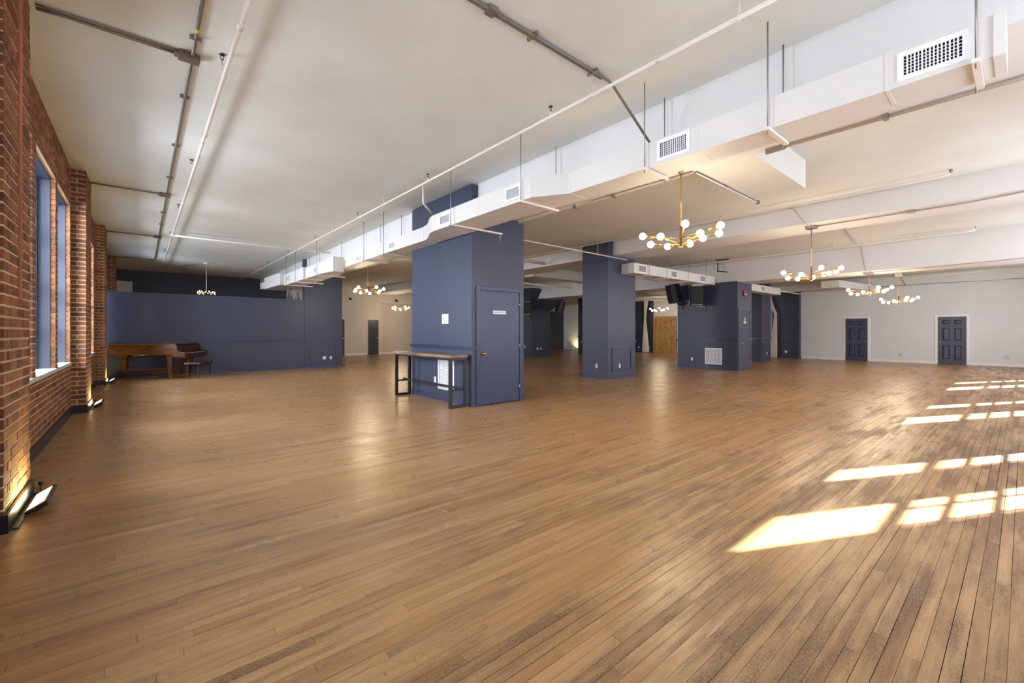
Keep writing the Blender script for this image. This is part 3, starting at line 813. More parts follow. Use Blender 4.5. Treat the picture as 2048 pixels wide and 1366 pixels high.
register('white register where the duct passes the large column', 3.93, 6.19, 6.55, 3.165, 3.36, 12, 7, False)
register('small white register just beyond the large column', 4.20, 8.85, 9.18, 3.165, 3.34, 10, 6, False)
register('small white register before the duct steps left', 4.20, 10.82, 11.1, 3.14, 3.30, 10, 6, False)
register('small far register near the navy end column', 3.92, 13.42, 13.72, 3.08, 3.28, 10, 6, False)
register('furthest small register above the half wall', 3.86, 16.2, 16.6, 3.09, 3.30, 8, 6, False)

# ------------------------------------------------------------------ cross duct between the middle and the speaker column
def cross_duct(label, x0, x1, joints):
    t = thing('air_duct', label, 'duct', ((x0+x1)/2, 7.4, 3.05), None)
    js = [x0] + joints + [x1]
    for a, b in zip(js[:-1], js[1:]):
        MB().box(a+0.002, b-0.002, 7.23, 7.66, 3.045, 3.335).build('duct_section', DUCTM, t)
        MB().box(b-0.014, b+0.010, 7.226, 7.23, 3.045, 3.335).build('joint_flange', DUCTM, t)
    return t
cross_duct('white square duct running from the middle column to the speaker column', 10.73, 15.74, [12.0, 13.1, 13.9, 15.0])
cross_duct('white square duct right of the speaker column, above the curtain', 17.0, 22.3, [19.0, 20.8])
for x0, ds in ((10.93, 'left register on the duct across the middle columns'), (12.72, 'middle register on the duct across the middle columns'), (14.62, 'right register on the duct across the middle columns'), (20.0, 'register on the duct right of the speaker column')):
    register(ds, 7.23, x0, x0+0.42, 3.07, 3.31, 8, 6, False, 'y', -1)
for xx, ds in ((11.45, 'first'), (12.45, 'second'), (13.75, 'third'), (15.0, 'fourth')):
    h = thing('duct_hanger', 'thin rods and channel carrying the cross duct, %s from the middle column' % ds, 'hanger', (xx, 7.2, 3.0), 'hangers of the cross duct')
    MB().box(xx-0.02, xx+0.02, 7.15, 7.67, 3.005, 3.04).build('channel', PIPEW, h)
    MB().tube([(xx, 7.19, 3.0), (xx, 7.19, 3.9)], 0.006, 6).build('rod', STEEL, h)
fd = thing('air_duct', 'short white duct elbow near the white right wall', 'duct', (23.5, 5.2, 3.2))
MB().loft([[(22.6, 5.1, 3.26), (22.6, 5.75, 3.26), (22.6, 5.75, 3.56), (22.6, 5.1, 3.56)], [(23.4, 5.0, 3.26), (23.4, 5.75, 3.26), (23.4, 5.75, 3.56), (23.4, 5.0, 3.56)], [(25.7, 4.2, 3.2), (25.7, 5.0, 3.2), (25.7, 5.0, 3.42), (25.7, 4.2, 3.42)]]).build('duct_section', DUCTM, fd)
MB().box(23.6, 23.66, 4.6, 5.6, 3.17, 3.20).build('channel', PIPEW, fd); MB().box(24.3, 24.36, 4.4, 5.4, 3.15, 3.18).build('channel', PIPEW, fd)

# ------------------------------------------------------------------ return grilles on the columns
def return_grille(label, x, y0, y1, z0, z1, ncol, nrow):
    t = thing('return_grille', label, 'vent', (x, (y0+y1)/2, z0))
    b = 0.045; m = frame(MB(), 'x', x, y0, y1, z0, z1, b, -0.014)
    m.build('frame', PLASTIC, t)
    MB().box(x-0.0005, x-0.002, y0+b, y1-b, z0+b, z1-b).build('dark_backing', paint('grille_backing', lin(96, 104, 124), 0.8, 0, 1, 0), t)
    for k in range(1, ncol):
        yy = y0+b+(y1-y0-2*b)*k/ncol
        MB().box(x-0.002, x-0.013, yy-0.009, yy+0.009, z0+b, z1-b).build('mullion', PLASTIC, t)
    lm = MB()
    for r in range(nrow):
        zz = z0+b+(z1-z0-2*b)*(r+0.5)/nrow; hz = (z1-z0-2*b)/nrow*0.34
        for k in range(ncol):
            ya = y0+b+(y1-y0-2*b)*k/ncol+0.009; yb = y0+b+(y1-y0-2*b)*(k+1)/ncol-0.009
            lm.add([(x-0.003, ya, zz+hz), (x-0.003, yb, zz+hz), (x-0.012, yb, zz-hz), (x-0.012, ya, zz-hz)], [(0, 1, 2, 3)])
    lm.build('louvers', PLASTIC, t, kind='stuff')
return_grille('white louvered return grille behind the console table', 4.54, 7.02, 7.61, 0.22, 0.80, 4, 17)
return_grille('white louvered return grille low on the speaker column', 15.76, 6.98, 7.59, 0.18, 0.77, 4, 17)
th = thing('thermostat', 'square white thermostat cover with a small dark knob on the large column', 'thermostat', (4.54, 7.32, 1.61))
MB().box(4.54, 4.515, 7.21, 7.44, 1.51, 1.70).build('cover', PLASTIC, th, bevel=0.006)
MB().box(4.515, 4.510, 7.235, 7.40, 1.535, 1.68).build('face', paint('clear_cover', lin(222, 226, 232), 0.15, 0, 1, 0), th, bevel=0.004)
MB().tube([(4.512, 7.375, 1.605), (4.502, 7.375, 1.605)], 0.012, 10).build('knob', SPK, th)
sb = thing('fire_strobe', 'red fire alarm horn with a white strobe above the restroom door', 'alarm', (16.3, 6.45, 2.72))
MB().box(16.22, 16.40, 6.40, 6.45, 2.63, 2.82).build('housing', RED, sb, bevel=0.02)
MB().box(16.29, 16.39, 6.385, 6.40, 2.66, 2.71).build('strobe_lens', PLASTIC, sb)

# ------------------------------------------------------------------ pipes and conduits
def pipe_thing(name, label, runs, r, mat, cat, fittings=(), group=None):
    t = thing(name, label, cat, runs[0][0], group)
    for pts in runs: MB().tube(pts, r, 10).build('pipe_run', mat, t)
    return t
def coupling(t, p, axis, r, mat, L=0.04, name='coupling'):
    p = Vector(p); d = {'x': Vector((1, 0, 0)), 'y': Vector((0, 1, 0)), 'z': Vector((0, 0, 1))}[axis]
    MB().tube([p-d*L, p+d*L], r, 10).build(name, mat, t)
def sprinkler(t, p, up=True):
    """upright sprinkler head on a short nipple"""
    x, y, z = p
    MB().tube([(x, y, z), (x, y, z+0.05)], 0.011, 8).build('nipple', PIPEW, t)
    m = MB().tube([(x, y, z+0.05), (x, y, z+0.065)], 0.010, 8).tube([(x-0.012, y, z+0.065), (x-0.014, y, z+0.09), (x, y, z+0.105)], 0.003, 6).tube([(x+0.012, y, z+0.065), (x+0.014, y, z+0.09), (x, y, z+0.105)], 0.003, 6)
    m.lathe([(0.0, 0.103), (0.026, 0.105), (0.026, 0.109), (0.0, 0.111)], (x, y, z), 12)
    m.build('sprinkler_head', BLACKM, t)
def hang(t, x, y, z, zc, r=0.03):
    MB().tube([(x, y, z+r), (x, y, zc)], 0.005, 6).build('hanger_rod', PIPEW, t)
    pts = [(x+math.cos(a)*r*(1 if t else 1), y, z+math.sin(a)*r) for a in [2*math.pi*k/12 for k in range(13)]]
    MB().tube(pts, 0.004, 6, False).build('hanger_ring', PIPEW, t)
# main white sprinkler pipe
mp = pipe_thing('sprinkler_pipe', 'white sprinkler main running the room length beside the beam', [[(3.7, -1.5, 3.90), (3.7, 24.9, 3.90)]], 0.017, PIPEW, 'pipe')
MB().tube([(3.7, 6.71, 3.90), (3.7, 6.71, 3.60), (3.72, 6.73, 3.57), (4.25, 7.2, 3.50)], 0.017, 10).build('branch_pipe', PIPEW, mp)
MB().tube([(4.2, 7.16, 3.505), (4.54, 7.46, 3.46)], 0.022, 8).build('sleeve', BLACKM, mp)
for yy in (3.64, 6.55, 9.7, 12.8, 15.8, 18.7, 21.8): sprinkler(mp, (3.7, yy, 3.915))
for yy in (1.5, 3.0, 4.9, 8.3, 11.4, 14.3, 17.2): hang(mp, 3.7, yy, 3.90, 4.05)
for yy in (2.2, 8.0, 14.5): coupling(mp, (3.7, yy, 3.90), 'y', 0.023, PIPEW)
# white pipe near the brick wall with its cross branch
wp = pipe_thing('sprinkler_pipe', 'white sprinkler pipe parallel to the brick wall, left of the room', [[(0.64, -1.5, 3.94), (0.64, 22.0, 3.94)]], 0.020, PIPEW, 'pipe')
MB().tube([(0.64, 14.6, 3.91), (5.3, 14.6, 3.91)], 0.03, 10).build('branch_pipe', PIPEW, wp)
MB().sphere((0.64, 14.6, 3.93), 0.045, 12, 8).build('tee_fitting', PIPEW, wp)
for yy in (5.05, 8.45, 11.6, 14.9, 18.2): sprinkler(wp, (0.60, yy, 3.935))
for yy in (3.97, 7.0, 9.9, 12.9): hang(wp, 0.64, yy, 3.94, 4.05)
for yy in (4.3, 7.9, 11.0): coupling(wp, (0.64, yy, 3.94), 'y', 0.027, PIPEW, 0.05)
for xx in (1.6, 3.1, 4.5): hang(wp, xx, 14.6, 3.91, 4.05, 0.036)
# thin pipe across in front of the middle column
tp = pipe_thing('sprinkler_pipe', 'thin white pipe crossing in front of the middle column', [[(5.8, 7.47, 3.47), (10.74, 7.47, 3.44)]], 0.016, PIPEW, 'pipe')
for xx in (6.6, 9.4): hang(tp, xx, 7.47, 3.46, 3.96)
bp = pipe_thing('sprinkler_pipe', 'white pipe under the bay right of the long duct beam', [[(9.85, 24, 3.86), (9.85, 0.9, 3.86), (9.85, 0.80, 3.87), (9.85, 0.76, 3.92)]], 0.017, PIPEW, 'pipe')
for yy in (6.8, 4.4, 9.6): sprinkler(bp, (9.85, yy, 3.87))
MB().tube([(9.85, 0.76, 3.89), (9.85, 0.76, 3.94)], 0.022, 8).build('end_cap', STEEL, bp)
for yy in (1.37, 3.3, 6.2): hang(bp, 9.85, yy, 3.86, 3.95)
cp = pipe_thing('sprinkler_pipe', 'white pipe below the bay between middle and speaker columns', [[(15.2, 24, 3.76), (15.2, 0.9, 3.78), (15.2, 0.76, 3.80)]], 0.03, PIPEW, 'pipe')
for yy in (3.6, 0.76): sprinkler(cp, (15.2, yy, 3.79))
for yy in (1.5, 2.7, 5.2): hang(cp, 15.2, yy, 3.77, 3.88, 0.04)
dp = pipe_thing('sprinkler_pipe', 'white pipe near the white right wall above its doors', [[(24.6, 12, 3.66), (24.6, 1.2, 3.68), (24.6, 1.05, 3.72)], [(22.3, 7.3, 3.25), (25.4, 7.2, 3.22)]], 0.028, PIPEW, 'pipe')
for yy in (2.0, 6.2): hang(dp, 24.6, yy, 3.66, 3.82, 0.04)
# grey conduit network near the brick wall
gc = pipe_thing('electrical_conduit', 'grey conduit line with junction boxes on the ceiling by the bricks', [[(0.38, -1.5, 4.025), (0.38, 20.9, 4.025)], [(-0.66, 5.30, 4.03), (-0.5, 5.27, 4.025), (0.32, 5.27, 4.025)], [(-0.70, 10.84, 4.025), (0.32, 10.84, 4.025)], [(-0.70, 15.75, 4.025), (0.32, 15.75, 4.025)], [(-0.70, 20.9, 4.025), (0.38, 20.9, 4.025)]], 0.0145, GREYP, 'conduit')
MB().tube([(-0.66, 5.23, 4.03), (-0.5, 5.235, 4.03), (0.30, 5.24, 4.03)], 0.009, 8).build('pipe_run', GREYP, gc)
for yy in (5.26, 10.84, 15.75):
    MB().box(0.27, 0.44, yy-0.055, yy+0.055, 3.985, 4.045).build('junction_box', paint('box_steel', lin(116, 100, 90), 0.5, 0.05, 50, 0.05, metal=0.3), gc, bevel=0.004)
    MB().box(0.24, 0.27, yy-0.025, yy+0.025, 3.995, 4.04).build('connector', STEEL, gc)
for yy in (4.9, 6.2, 7.9, 9.6, 12.5, 13.9): MB().box(0.335, 0.425, yy-0.01, yy+0.01, 4.012, 4.044).build('strap_clip', STEEL, gc)
MB().tube([(0.38, 4.72, 4.025), (0.38, 4.78, 4.025)], 0.0165, 10).build('tape_band', YELLOW, gc)
# diagonal-looking conduit running to the duct
dc = pipe_thing('electrical_conduit', 'grey conduit crossing the ceiling then sloping down to the duct', [[(1.2, 2.87, 4.025), (3.78, 2.87, 4.025), (3.86, 2.865, 4.0), (4.42, 2.74, 3.46)], [(1.2, 2.90, 4.03), (3.70, 2.90, 4.03)]], 0.014, GREYP, 'conduit')
MB().box(2.18, 2.26, 2.83, 2.92, 4.0, 4.045).build('junction_box', STEEL, dc)
for xx in (2.7, 3.55): MB().box(xx-0.012, xx+0.012, 2.82, 2.95, 4.012, 4.044).build('strap_clip', STEEL, dc)
# conduit under the near beam
c1 = pipe_thing('electrical_conduit', 'painted conduit along the back edge of the long duct beam', [[(5.68, -1.5, 3.50), (5.68, 1.85, 3.50)], [(5.68, 2.9, 3.505), (5.68, 24, 3.505)]], 0.018, CONDT, 'conduit')
for yy in (0.9, 4.2, 5.0): MB().box(5.65, 5.72, yy-0.02, yy+0.02, 3.475, 3.53).build('strap_clip', STEEL, c1)
MB().box(5.655, 5.71, 1.8, 2.0, 3.475, 3.53).build('stub_fitting', STEEL, c1)
c2 = pipe_thing('electrical_conduit', 'twin conduits under the second beam feeding a chandelier box', [[(10.3, 3.2, 3.94), (10.28, 3.1, 3.9), (10.3, 2.93, 3.62), (10.42, 2.87, 3.535), (10.62, 2.87, 3.535)], [(10.62, 2.8, 3.538), (10.62, 0.6, 3.538), (10.45, 0.05, 3.538), (10.3, -1.5, 3.538)], [(10.66, 2.8, 3.535), (10.66, 0.6, 3.535), (10.5, 0.05, 3.535), (10.35, -1.5, 3.535)]], 0.008, CONDT, 'conduit')
MB().box(10.56, 10.74, 2.78, 2.97, 3.50, 3.56).build('junction_box', STEEL, c2)
MB().box(10.59, 10.70, 1.28, 1.40, 3.515, 3.56).build('junction_box', STEEL, c2)
c3 = pipe_thing('electrical_conduit', 'conduits under the third beam feeding the far chandeliers', [[(11.5, 2.55, 3.60), (12.3, 2.75, 3.86), (15.3, 3.08, 3.86), (15.75, 3.05, 3.80), (15.77, 2.96, 3.15), (15.9, 2.92, 3.07), (16.05, 2.92, 3.07)], [(16.0, 2.9, 3.07), (15.98, 1.4, 3.07), (15.6, 0.0, 3.07), (15.4, -1.5, 3.07)], [(17.03, 2.6, 3.07), (17.0, 1.0, 3.07), (16.9, -1.5, 3.07)]], 0.010, CONDT, 'conduit')
MB().box(15.95, 16.35, 2.85, 3.03, 3.03, 3.09).build('junction_box', STEEL, c3)
MB().box(16.95, 17.1, 2.32, 2.48, 3.0, 3.09).build('junction_box', STEEL, c3)
c4 = pipe_thing('electrical_conduit', 'thin grey conduit along the top of the white right wall', [[(25.36, 7.4, 3.39), (25.36, -1.5, 3.39)], [(25.36, 3.35, 3.39), (25.3, 3.5, 3.75), (24.8, 3.7, 3.80)]], 0.016, CONDT, 'conduit')
# tube light beside the soffit
tl = thing('tube_light', 'slim white unlit tube fixture along the white ceiling soffit', 'light', (6.8, 2.9, 3.5))
MB().box(5.72, 7.85, 2.872, 2.90, 3.515, 3.53).build('channel', STEEL, tl)
MB().tube([(5.74, 2.886, 3.507), (7.82, 2.886, 3.507)], 0.008, 8).build('tube', PLASTIC, tl)
MB().box(7.82, 7.87, 2.862, 2.91, 3.49, 3.545).box(6.62, 6.66, 2.866, 2.91, 3.505, 3.56).build('end_clip', STEEL, tl)
# background pipes in the deep part of the hall
for (pts, r, lb) in (([(5.9, 10.3, 3.62), (10.2, 10.3, 3.62)], 0.05, 'thick white pipe behind the large column'),
                     ([(11.5, 9.6, 3.45), (25.3, 9.6, 3.40)], 0.05, 'thick white pipe behind the middle column'),
                     ([(11.5, 14.2, 3.5), (25.3, 14.2, 3.4)], 0.035, 'white pipe deep in the hall before the pine slats'),
                     ([(17.1, 15.6, 3.2), (25.3, 12.8, 3.2)], 0.04, 'slanting white pipe deep in the hall')):
    t = thing('water_pipe', lb, 'pipe', pts[0], 'thick pipes deep in the hall'); MB().tube(pts, r, 10).build('pipe_run', PIPEW, t)
    for k in (0.3, 0.7):
        q = Vector(pts[0]).lerp(Vector(pts[1]), k); hang(t, q.x, q.y, q.z, 3.85, r+0.012)

# black pipe bracket at the third beam
br = thing('pipe_bracket', 'black open pipe bracket hanging at the ceiling left of speaker column', 'bracket', (15.5, 6.9, 3.5))
MB().tube([(15.3, 6.55, 3.87), (15.3, 6.60, 3.83), (15.3, 6.97, 3.85)], 0.022, 8).tube([(15.3, 6.92, 3.86), (15.3, 6.92, 3.47)], 0.018, 8).tube([(15.3, 6.93, 3.47), (15.34, 6.62, 3.41)], 0.02, 8).build('black_pipe', BLACKM, br)
MB().sphere((15.3, 6.96, 3.85), 0.03, 10, 8).sphere((15.3, 6.92, 3.47), 0.027, 10, 8).build('elbow', BLACKM, br)
for yy in (6.86, 6.8, 6.74, 6.68): MB().tube([(15.3, yy, 3.84), (15.32, yy, 3.45)], 0.004, 6).build('wire', STEEL, br)

# ------------------------------------------------------------------ chandeliers
def chandelier(loc, ztop, label, first=None):
    if first is not None:
        c = copy_tree(first); c.location = loc; c['label'] = label
        return c
    t = thing('chandelier', label, 'chandelier', (0, 0, 0), 'brass globe chandeliers')
    MB().lathe([(0, 0.19), (0.016, 0.19), (0.016, -0.09), (0.03, -0.09), (0.03, -0.10), (0, -0.10)], (0, 0, 0), 12).build('hub', BRASS, t)
    specs = [(117, 0.50, 0.02, 0.09), (-146, 0.50, 0.02, 0.10), (-117, 0.40, -0.05, 0.00), (-80, 0.50, 0.03, 0.12), (-40, 0.52, 0.02, 0.09),
             (101, 0.42, -0.06, -0.01), (170, 0.40, -0.06, 0.00), (58, 0.36, -0.06, -0.02), (11, 0.40, -0.06, 0.01), (-20, 0.38, -0.05, 0.05)]
    for az, L, z0, z1 in specs:
        a = R_(az); d = Vector((math.cos(a)*L, math.sin(a)*L, z1-z0)); p0 = Vector((0, 0, z0)); p1 = p0 + d; u = d.normalized()
        arm = MB().tube([p0, p1 - u*0.05], 0.0055, 8).build('arm', BRASS, t)
        MB().tube([p1 - u*0.155, p1 - u*0.15, p1-u*0.055, p1-u*0.05], [0.010, 0.017, 0.019, 0.012], 10).build('socket', BRASS, arm)
        MB().sphere(p1, 0.047, 14, 10).build('bulb', BULB, arm)
    return t
CH_ = [((5.58, 3.02, 2.60), 3.53, 'brass chandelier of ten lit globes, largest, hung from the long duct beam'),
       ((10.65, 2.88, 2.52), 3.53, 'brass globe chandelier under the second beam, right of the largest one'),
       ((16.15, 2.93, 2.50), 3.06, 'brass globe chandelier hung from the third beam before the white wall'),
       ((20.4, 2.88, 2.43), 3.82, 'lowest looking brass globe chandelier, nearest to the white right wall'),
       ((5.63, 13.87, 2.66), 3.53, 'brass globe chandelier left of the large column over far floor'),
       ((11.3, 23.2, 2.66), 3.56, 'small far chandelier just left of the large column edge'),
       ((23.5, 14.1, 2.64), 3.82, 'far chandelier in front of the pine slat panel')]
proto = None
for (loc, zt, lb) in CH_:
    if proto is None: proto = chandelier(None, 0, lb); proto.location = loc; c = proto
    else: c = chandelier(loc, zt, lb, proto)
    c['_loc'] = list(loc)
for (loc, zt, lb), c in zip(CH_, [o for o in bpy.data.objects if o.name.split('.')[0] == 'chandelier' and o.parent is None]):
    L = c.location
    for (l2, z2, lb2) in CH_:
        if (Vector(l2)-L).length < 0.01: zt = z2
    h = zt - L.z
    MB().tube([(0, 0, 0.18), (0, 0, h)], 0.008, 8).build('stem', BRASS, c, origin=(0, 0, 0))
    MB().lathe([(0, h), (0.035, h), (0.035, h-0.02), (0.012, h-0.03)], (0, 0, 0), 14).build('canopy', BRASS, c, origin=(0, 0, 0))
    pd = bpy.data.lights.new('chandelier_glow', 'POINT'); pd.energy = 42; pd.color = (1.0, 0.80, 0.55); pd.shadow_soft_size = 0.35
    po = bpy.data.objects.new('chandelier_glow', pd); COL.objects.link(po); po.location = (L.x, L.y, L.z - 0.30)
# pendant behind the half wall; spiky rays with glowing tips imitate its lens flare
pn = thing('pendant_lamp', 'small pendant lamp behind the half wall with its lens flare shaped as rays', 'lamp', (1.94, 20.66, 2.85))
MB().tube([(1.94, 20.66, 2.9), (1.94, 20.66, 4.05)], 0.008, 8).build('stem', PIPEW, pn)
MB().lathe([(0, 4.05), (0.09, 4.05), (0.09, 4.01), (0.02, 4.0)], (1.94, 20.66, 0), 12).build('canopy', PIPEW, pn)
MB().tube([(1.94, 20.66, 4.03), (1.2, 22.4, 4.03)], 0.012, 8).build('feed_conduit', GREYP, pn)
for k in range(26):
    a = k*2.399963; z = -0.25 + 0.85*((k+0.5)/26); rr = math.sqrt(max(0, 1-z*z))
    d = Vector((math.cos(a)*rr, math.sin(a)*rr, z))
    L = 0.26
    ry = MB().tube([Vector((1.94, 20.66, 2.86)), Vector((1.94, 20.66, 2.86)) + Vector((d.x*L*1.1, d.y*L*1.1, d.z*L*0.55))], 0.003, 6).build('flare_ray', BRASS, pn)
    q = Vector((1.94, 20.66, 2.86)) + Vector((d.x*L*1.1, d.y*L*1.1, d.z*L*0.55))
    MB().sphere(q, 0.012, 8, 6).build('bulb', BULBY, ry)

# ------------------------------------------------------------------ floor flood lights along the piers
def floodlight(px, yc, label, power, cable=True):
    t = thing('flood_light', label, 'floodlight', (px+0.16, yc, 0), 'floor floodlights washing the brick piers')
    M = Matrix.Rotation(R_(-30), 3, 'Y')
    c = Vector((px+0.115, yc, 0.058))
    MB().obox(c, (0.068, 0.235, 0.014), M).build('housing', BLACKM, t, bevel=0.006)
    MB().obox(c + M @ Vector((0, 0, 0.0155)), (0.050, 0.200, 0.002), M).build('lit_panel', FLOODL, t)
    fin = MB()
    for k in range(-4, 5): fin.obox(c + M @ Vector((0.0, 0.045*k, -0.020)), (0.045, 0.005, 0.008), M)
    fin.build('heat_fins', BLACKM, t)
    # flat steel stand lying along the baseboard
    MB().box(px+0.045, px+0.060, yc-0.46, yc+0.40, 0.001, 0.012).box(px+0.024, px+0.045, yc-0.46, yc-0.445, 0.001, 0.012).box(px+0.024, px+0.045, yc+0.385, yc+0.40, 0.001, 0.012).build('stand', BLACKM, t)
    MB().bar((px+0.053, yc-0.245, 0.006), (px+0.105, yc-0.245, 0.06), 0.016, 0.006).bar((px+0.053, yc+0.245, 0.006), (px+0.105, yc+0.245, 0.06), 0.016, 0.006).build('bracket_arm', BLACKM, t)
    for q in (-1, 1): MB().sphere((px+0.105, yc+0.252*q, 0.06), 0.012, 8, 6).build('knob', BLACKM, t)
    if cable:
        MB().tube([(px+0.09, yc+0.22, 0.04), (px+0.075, yc+0.34, 0.010), (px+0.05, yc+0.50, 0.012), (px+0.035, yc+0.60, 0.03)], 0.005, 6).build('cable', BLACKM, t)
        MB().sphere((px+0.035, yc+0.62, 0.035), 0.018, 8, 6).build('plug', BLACKM, t)
    d = bpy.data.lights.new('flood_glow', 'AREA'); d.shape = 'RECTANGLE'; d.size = 0.07; d.size_y = 0.40; d.energy = power; d.color = (1.0, 0.93, 0.42)
    o = bpy.data.objects.new('flood_glow', d); COL.objects.link(o); o.location = c + M @ Vector((0, 0, 0.022))
    o.rotation_euler = (M @ Matrix.Rotation(math.pi, 3, 'X')).to_euler()
floodlight(-0.70, 4.93, 'black floor floodlight lit at the nearest brick pier', 10)
floodlight(-0.70, 10.95, 'black floor floodlight lit at the second brick pier', 10)
floodlight(-0.70, 15.85, 'small floor floodlight lit at the third brick pier by the piano', 9)
t = thing('flood_light', 'far floor floodlight glowing at the distant cream wall', 'floodlight', (25.2, 22.4, 0))
MB().box(25.15, 25.35, 22.25, 22.55, 0.02, 0.06).build('housing', BLACKM, t)
MB().box(25.17, 25.33, 22.27, 22.53, 0.06, 0.064).build('lit_panel', FLOODL, t)
d = bpy.data.lights.new('flood_glow', 'SPOT'); d.energy = 40; d.color = (1.0, 0.82, 0.42); d.spot_size = R_(120); d.spot_blend = 0.8
o = bpy.data.objects.new('flood_glow', d); COL.objects.link(o); o.location = (25.25, 22.4, 0.1); o.rotation_euler = Vector((0.7, 0, 1)).to_track_quat('-Z', 'Y').to_euler()

# ------------------------------------------------------------------ console table
tb = thing('console_table', 'narrow bar-height console table, wood top and black steel frame', 'table', (4.33, 7.62, 0))
tx0, tx1, ty0, ty1 = 4.115, 4.495, 6.50, 8.74
for i in range(4):
    MB().box(tx0+(tx1-tx0)*i/4+0.0008, tx0+(tx1-tx0)*(i+1)/4-0.0008, ty0, ty1, 0.89, 0.94).build('top_plank', TABLEW, tb, bevel=0.002)
q = 0.055
for yy in (ty0+0.03, ty1-0.03-q):
    for xx in (tx0+0.012, tx1-0.012-q):
        MB().box(xx, xx+q, yy, yy+q, 0.0, 0.845).build('leg', BLACKM, tb, bevel=0.003)
    MB().box(tx0+0.012+q, tx1-0.012-q, yy, yy+q, 0.0, 0.045).build('foot_bar', BLACKM, tb)
    MB().box(tx0+0.012, tx1-0.012, yy, yy+q, 0.845, 0.89).build('top_bar', BLACKM, tb)
    MB().box(tx0+0.012+q, tx1-0.012-q, yy+0.01, yy+q-0.01, 0.30, 0.335).build('side_stretcher', BLACKM, tb)
MB().box(4.285, 4.325, ty0+0.03+q, ty1-0.03-q, 0.335, 0.37).build('footrest', BLACKM, tb)
MB().box(tx0+0.012, tx0+0.012+0.03, ty0+0.03+q, ty1-0.03-q, 0.86, 0.89).build('apron', BLACKM, tb)

# ------------------------------------------------------------------ grand piano
PA = R_(152)           # direction of the spine from the keyboard corner, towards the tail
pn_ = thing('grand_piano', 'closed walnut grand piano with keyboard to the right, by the half wall', 'piano', (0.96, 15.66, 0), rz=PA)
# local frame: +x runs along the straight spine to the tail, the keyboard lies along -y... mirrored below
Lp, Wp = 1.88, 1.40
def curve_outline(off=0.0, x_start=0.0):
    pts = [(x_start, 0.0-off*0)]
    pts = [(x_start, -off), (Lp+off, -off)]
    tail = [(Lp+off, -0.35), (Lp-0.10+off, -0.60), (Lp-0.42, -0.78), (Lp-0.75, -0.98), (Lp-1.05, -1.30), (Lp-1.25, -Wp-off), (x_start, -Wp-off)]
    return pts + tail
OUT = curve_outline()
def P_build(mb, name, mat, par=None, bevel=0, **k):
    return mb.build(name, mat, par or pn_, origin=(0, 0, 0), bevel=bevel, **k)
case = P_build(MB().prism([(0.30, 0.0), (Lp, 0.0)] + OUT[2:8] + [(0.30, -Wp)], 'z', 0.69, 0.985), 'rim', PIANOW, bevel=0.006)
P_build(MB().prism([(0.26, 0.012), (Lp+0.015, 0.012)] + [(x+0.012, yv-0.006) for x, yv in OUT[2:8]] + [(0.26, -Wp-0.012)], 'z', 0.985, 1.012), 'lid', PIANOW, bevel=0.006)
ch_poly = [(0.0, 0.64), (0.0, 0.77), (0.10, 0.775), (0.17, 0.80), (0.205, 0.86), (0.20, 0.93), (0.23, 0.985), (0.31, 0.985), (0.31, 0.64)]
P_build(MB().prism(ch_poly, 'y', 0.0, -0.07), 'cheek', PIANOW, bevel=0.005)
P_build(MB().prism(ch_poly, 'y', -Wp+0.07, -Wp), 'cheek', PIANOD, bevel=0.005)
P_build(MB().box(0.0, 0.31, -Wp+0.07, -0.07, 0.60, 0.69), 'key_bed', PIANOD)
P_build(MB().box(0.0, 0.03, -Wp+0.07, -0.07, 0.69, 0.735), 'key_slip', PIANOD)
P_build(MB().box(0.20, 0.24, -Wp+0.07, -0.07, 0.75, 0.97), 'fallboard', PIANOD)
kw = (Wp-0.22)/52
for i in range(52):
    y0 = -0.11 - kw*(i+1)
    P_build(MB().box(0.035, 0.185, y0+0.0006, y0+kw-0.0006, 0.70, 0.742), 'white_key', IVORY)
for i in range(51):
    if i % 7 in (1, 4): continue
    y0 = -0.11 - kw*(i+1)
    P_build(MB().box(0.085, 0.185, y0-0.005, y0+0.005, 0.742, 0.755), 'black_key', SPK)
P_build(MB().box(0.55, 0.60, -1.1, -0.3, 0.60, 0.69).box(0.3, Lp-0.15, -0.55, -0.45, 0.62, 0.69), 'underbeam', PIANOD)
def piano_leg(x, yv):
    lg = P_build(MB().loft([[(x-0.06, yv-0.06, 0.61), (x+0.06, yv-0.06, 0.61), (x+0.06, yv+0.06, 0.61), (x-0.06, yv+0.06, 0.61)],
                       [(x-0.045, yv-0.045, 0.07), (x+0.045, yv-0.045, 0.07), (x+0.045, yv+0.045, 0.07), (x-0.045, yv+0.045, 0.07)]]), 'leg', PIANOW)
    P_build(MB().loft([[(x-0.12, yv-0.09, 0.69), (x+0.12, yv-0.09, 0.69), (x+0.12, yv+0.09, 0.69), (x-0.12, yv+0.09, 0.69)],
                       [(x-0.065, yv-0.065, 0.60), (x+0.065, yv-0.065, 0.60), (x+0.065, yv+0.065, 0.60), (x-0.065, yv+0.065, 0.60)]]), 'leg_bracket', PIANOW, lg)
    K = Matrix.Rotation(R_(90), 3, 'X')
    P_build(MB().lathe([(0, -0.02), (0.034, -0.02), (0.036, 0), (0.034, 0.02), (0, 0.02)], (x, yv, 0.036), 12, K), 'caster', BRASS, lg)
piano_leg(0.42, -0.14); piano_leg(0.42, -Wp+0.14); piano_leg(Lp-0.24, -0.30)
P_build(MB().box(0.42, 0.50, -Wp/2-0.14, -Wp/2-0.11, 0.12, 0.69).box(0.42, 0.50, -Wp/2+0.11, -Wp/2+0.14, 0.12, 0.69).box(0.36, 0.52, -Wp/2-0.17, -Wp/2+0.17, 0.08, 0.13), 'pedal_lyre', PIANOD)
for k in (-1, 0, 1): P_build(MB().box(0.24, 0.38, -Wp/2+0.07*k-0.014, -Wp/2+0.07*k+0.014, 0.085, 0.10), 'pedal', BRASS)
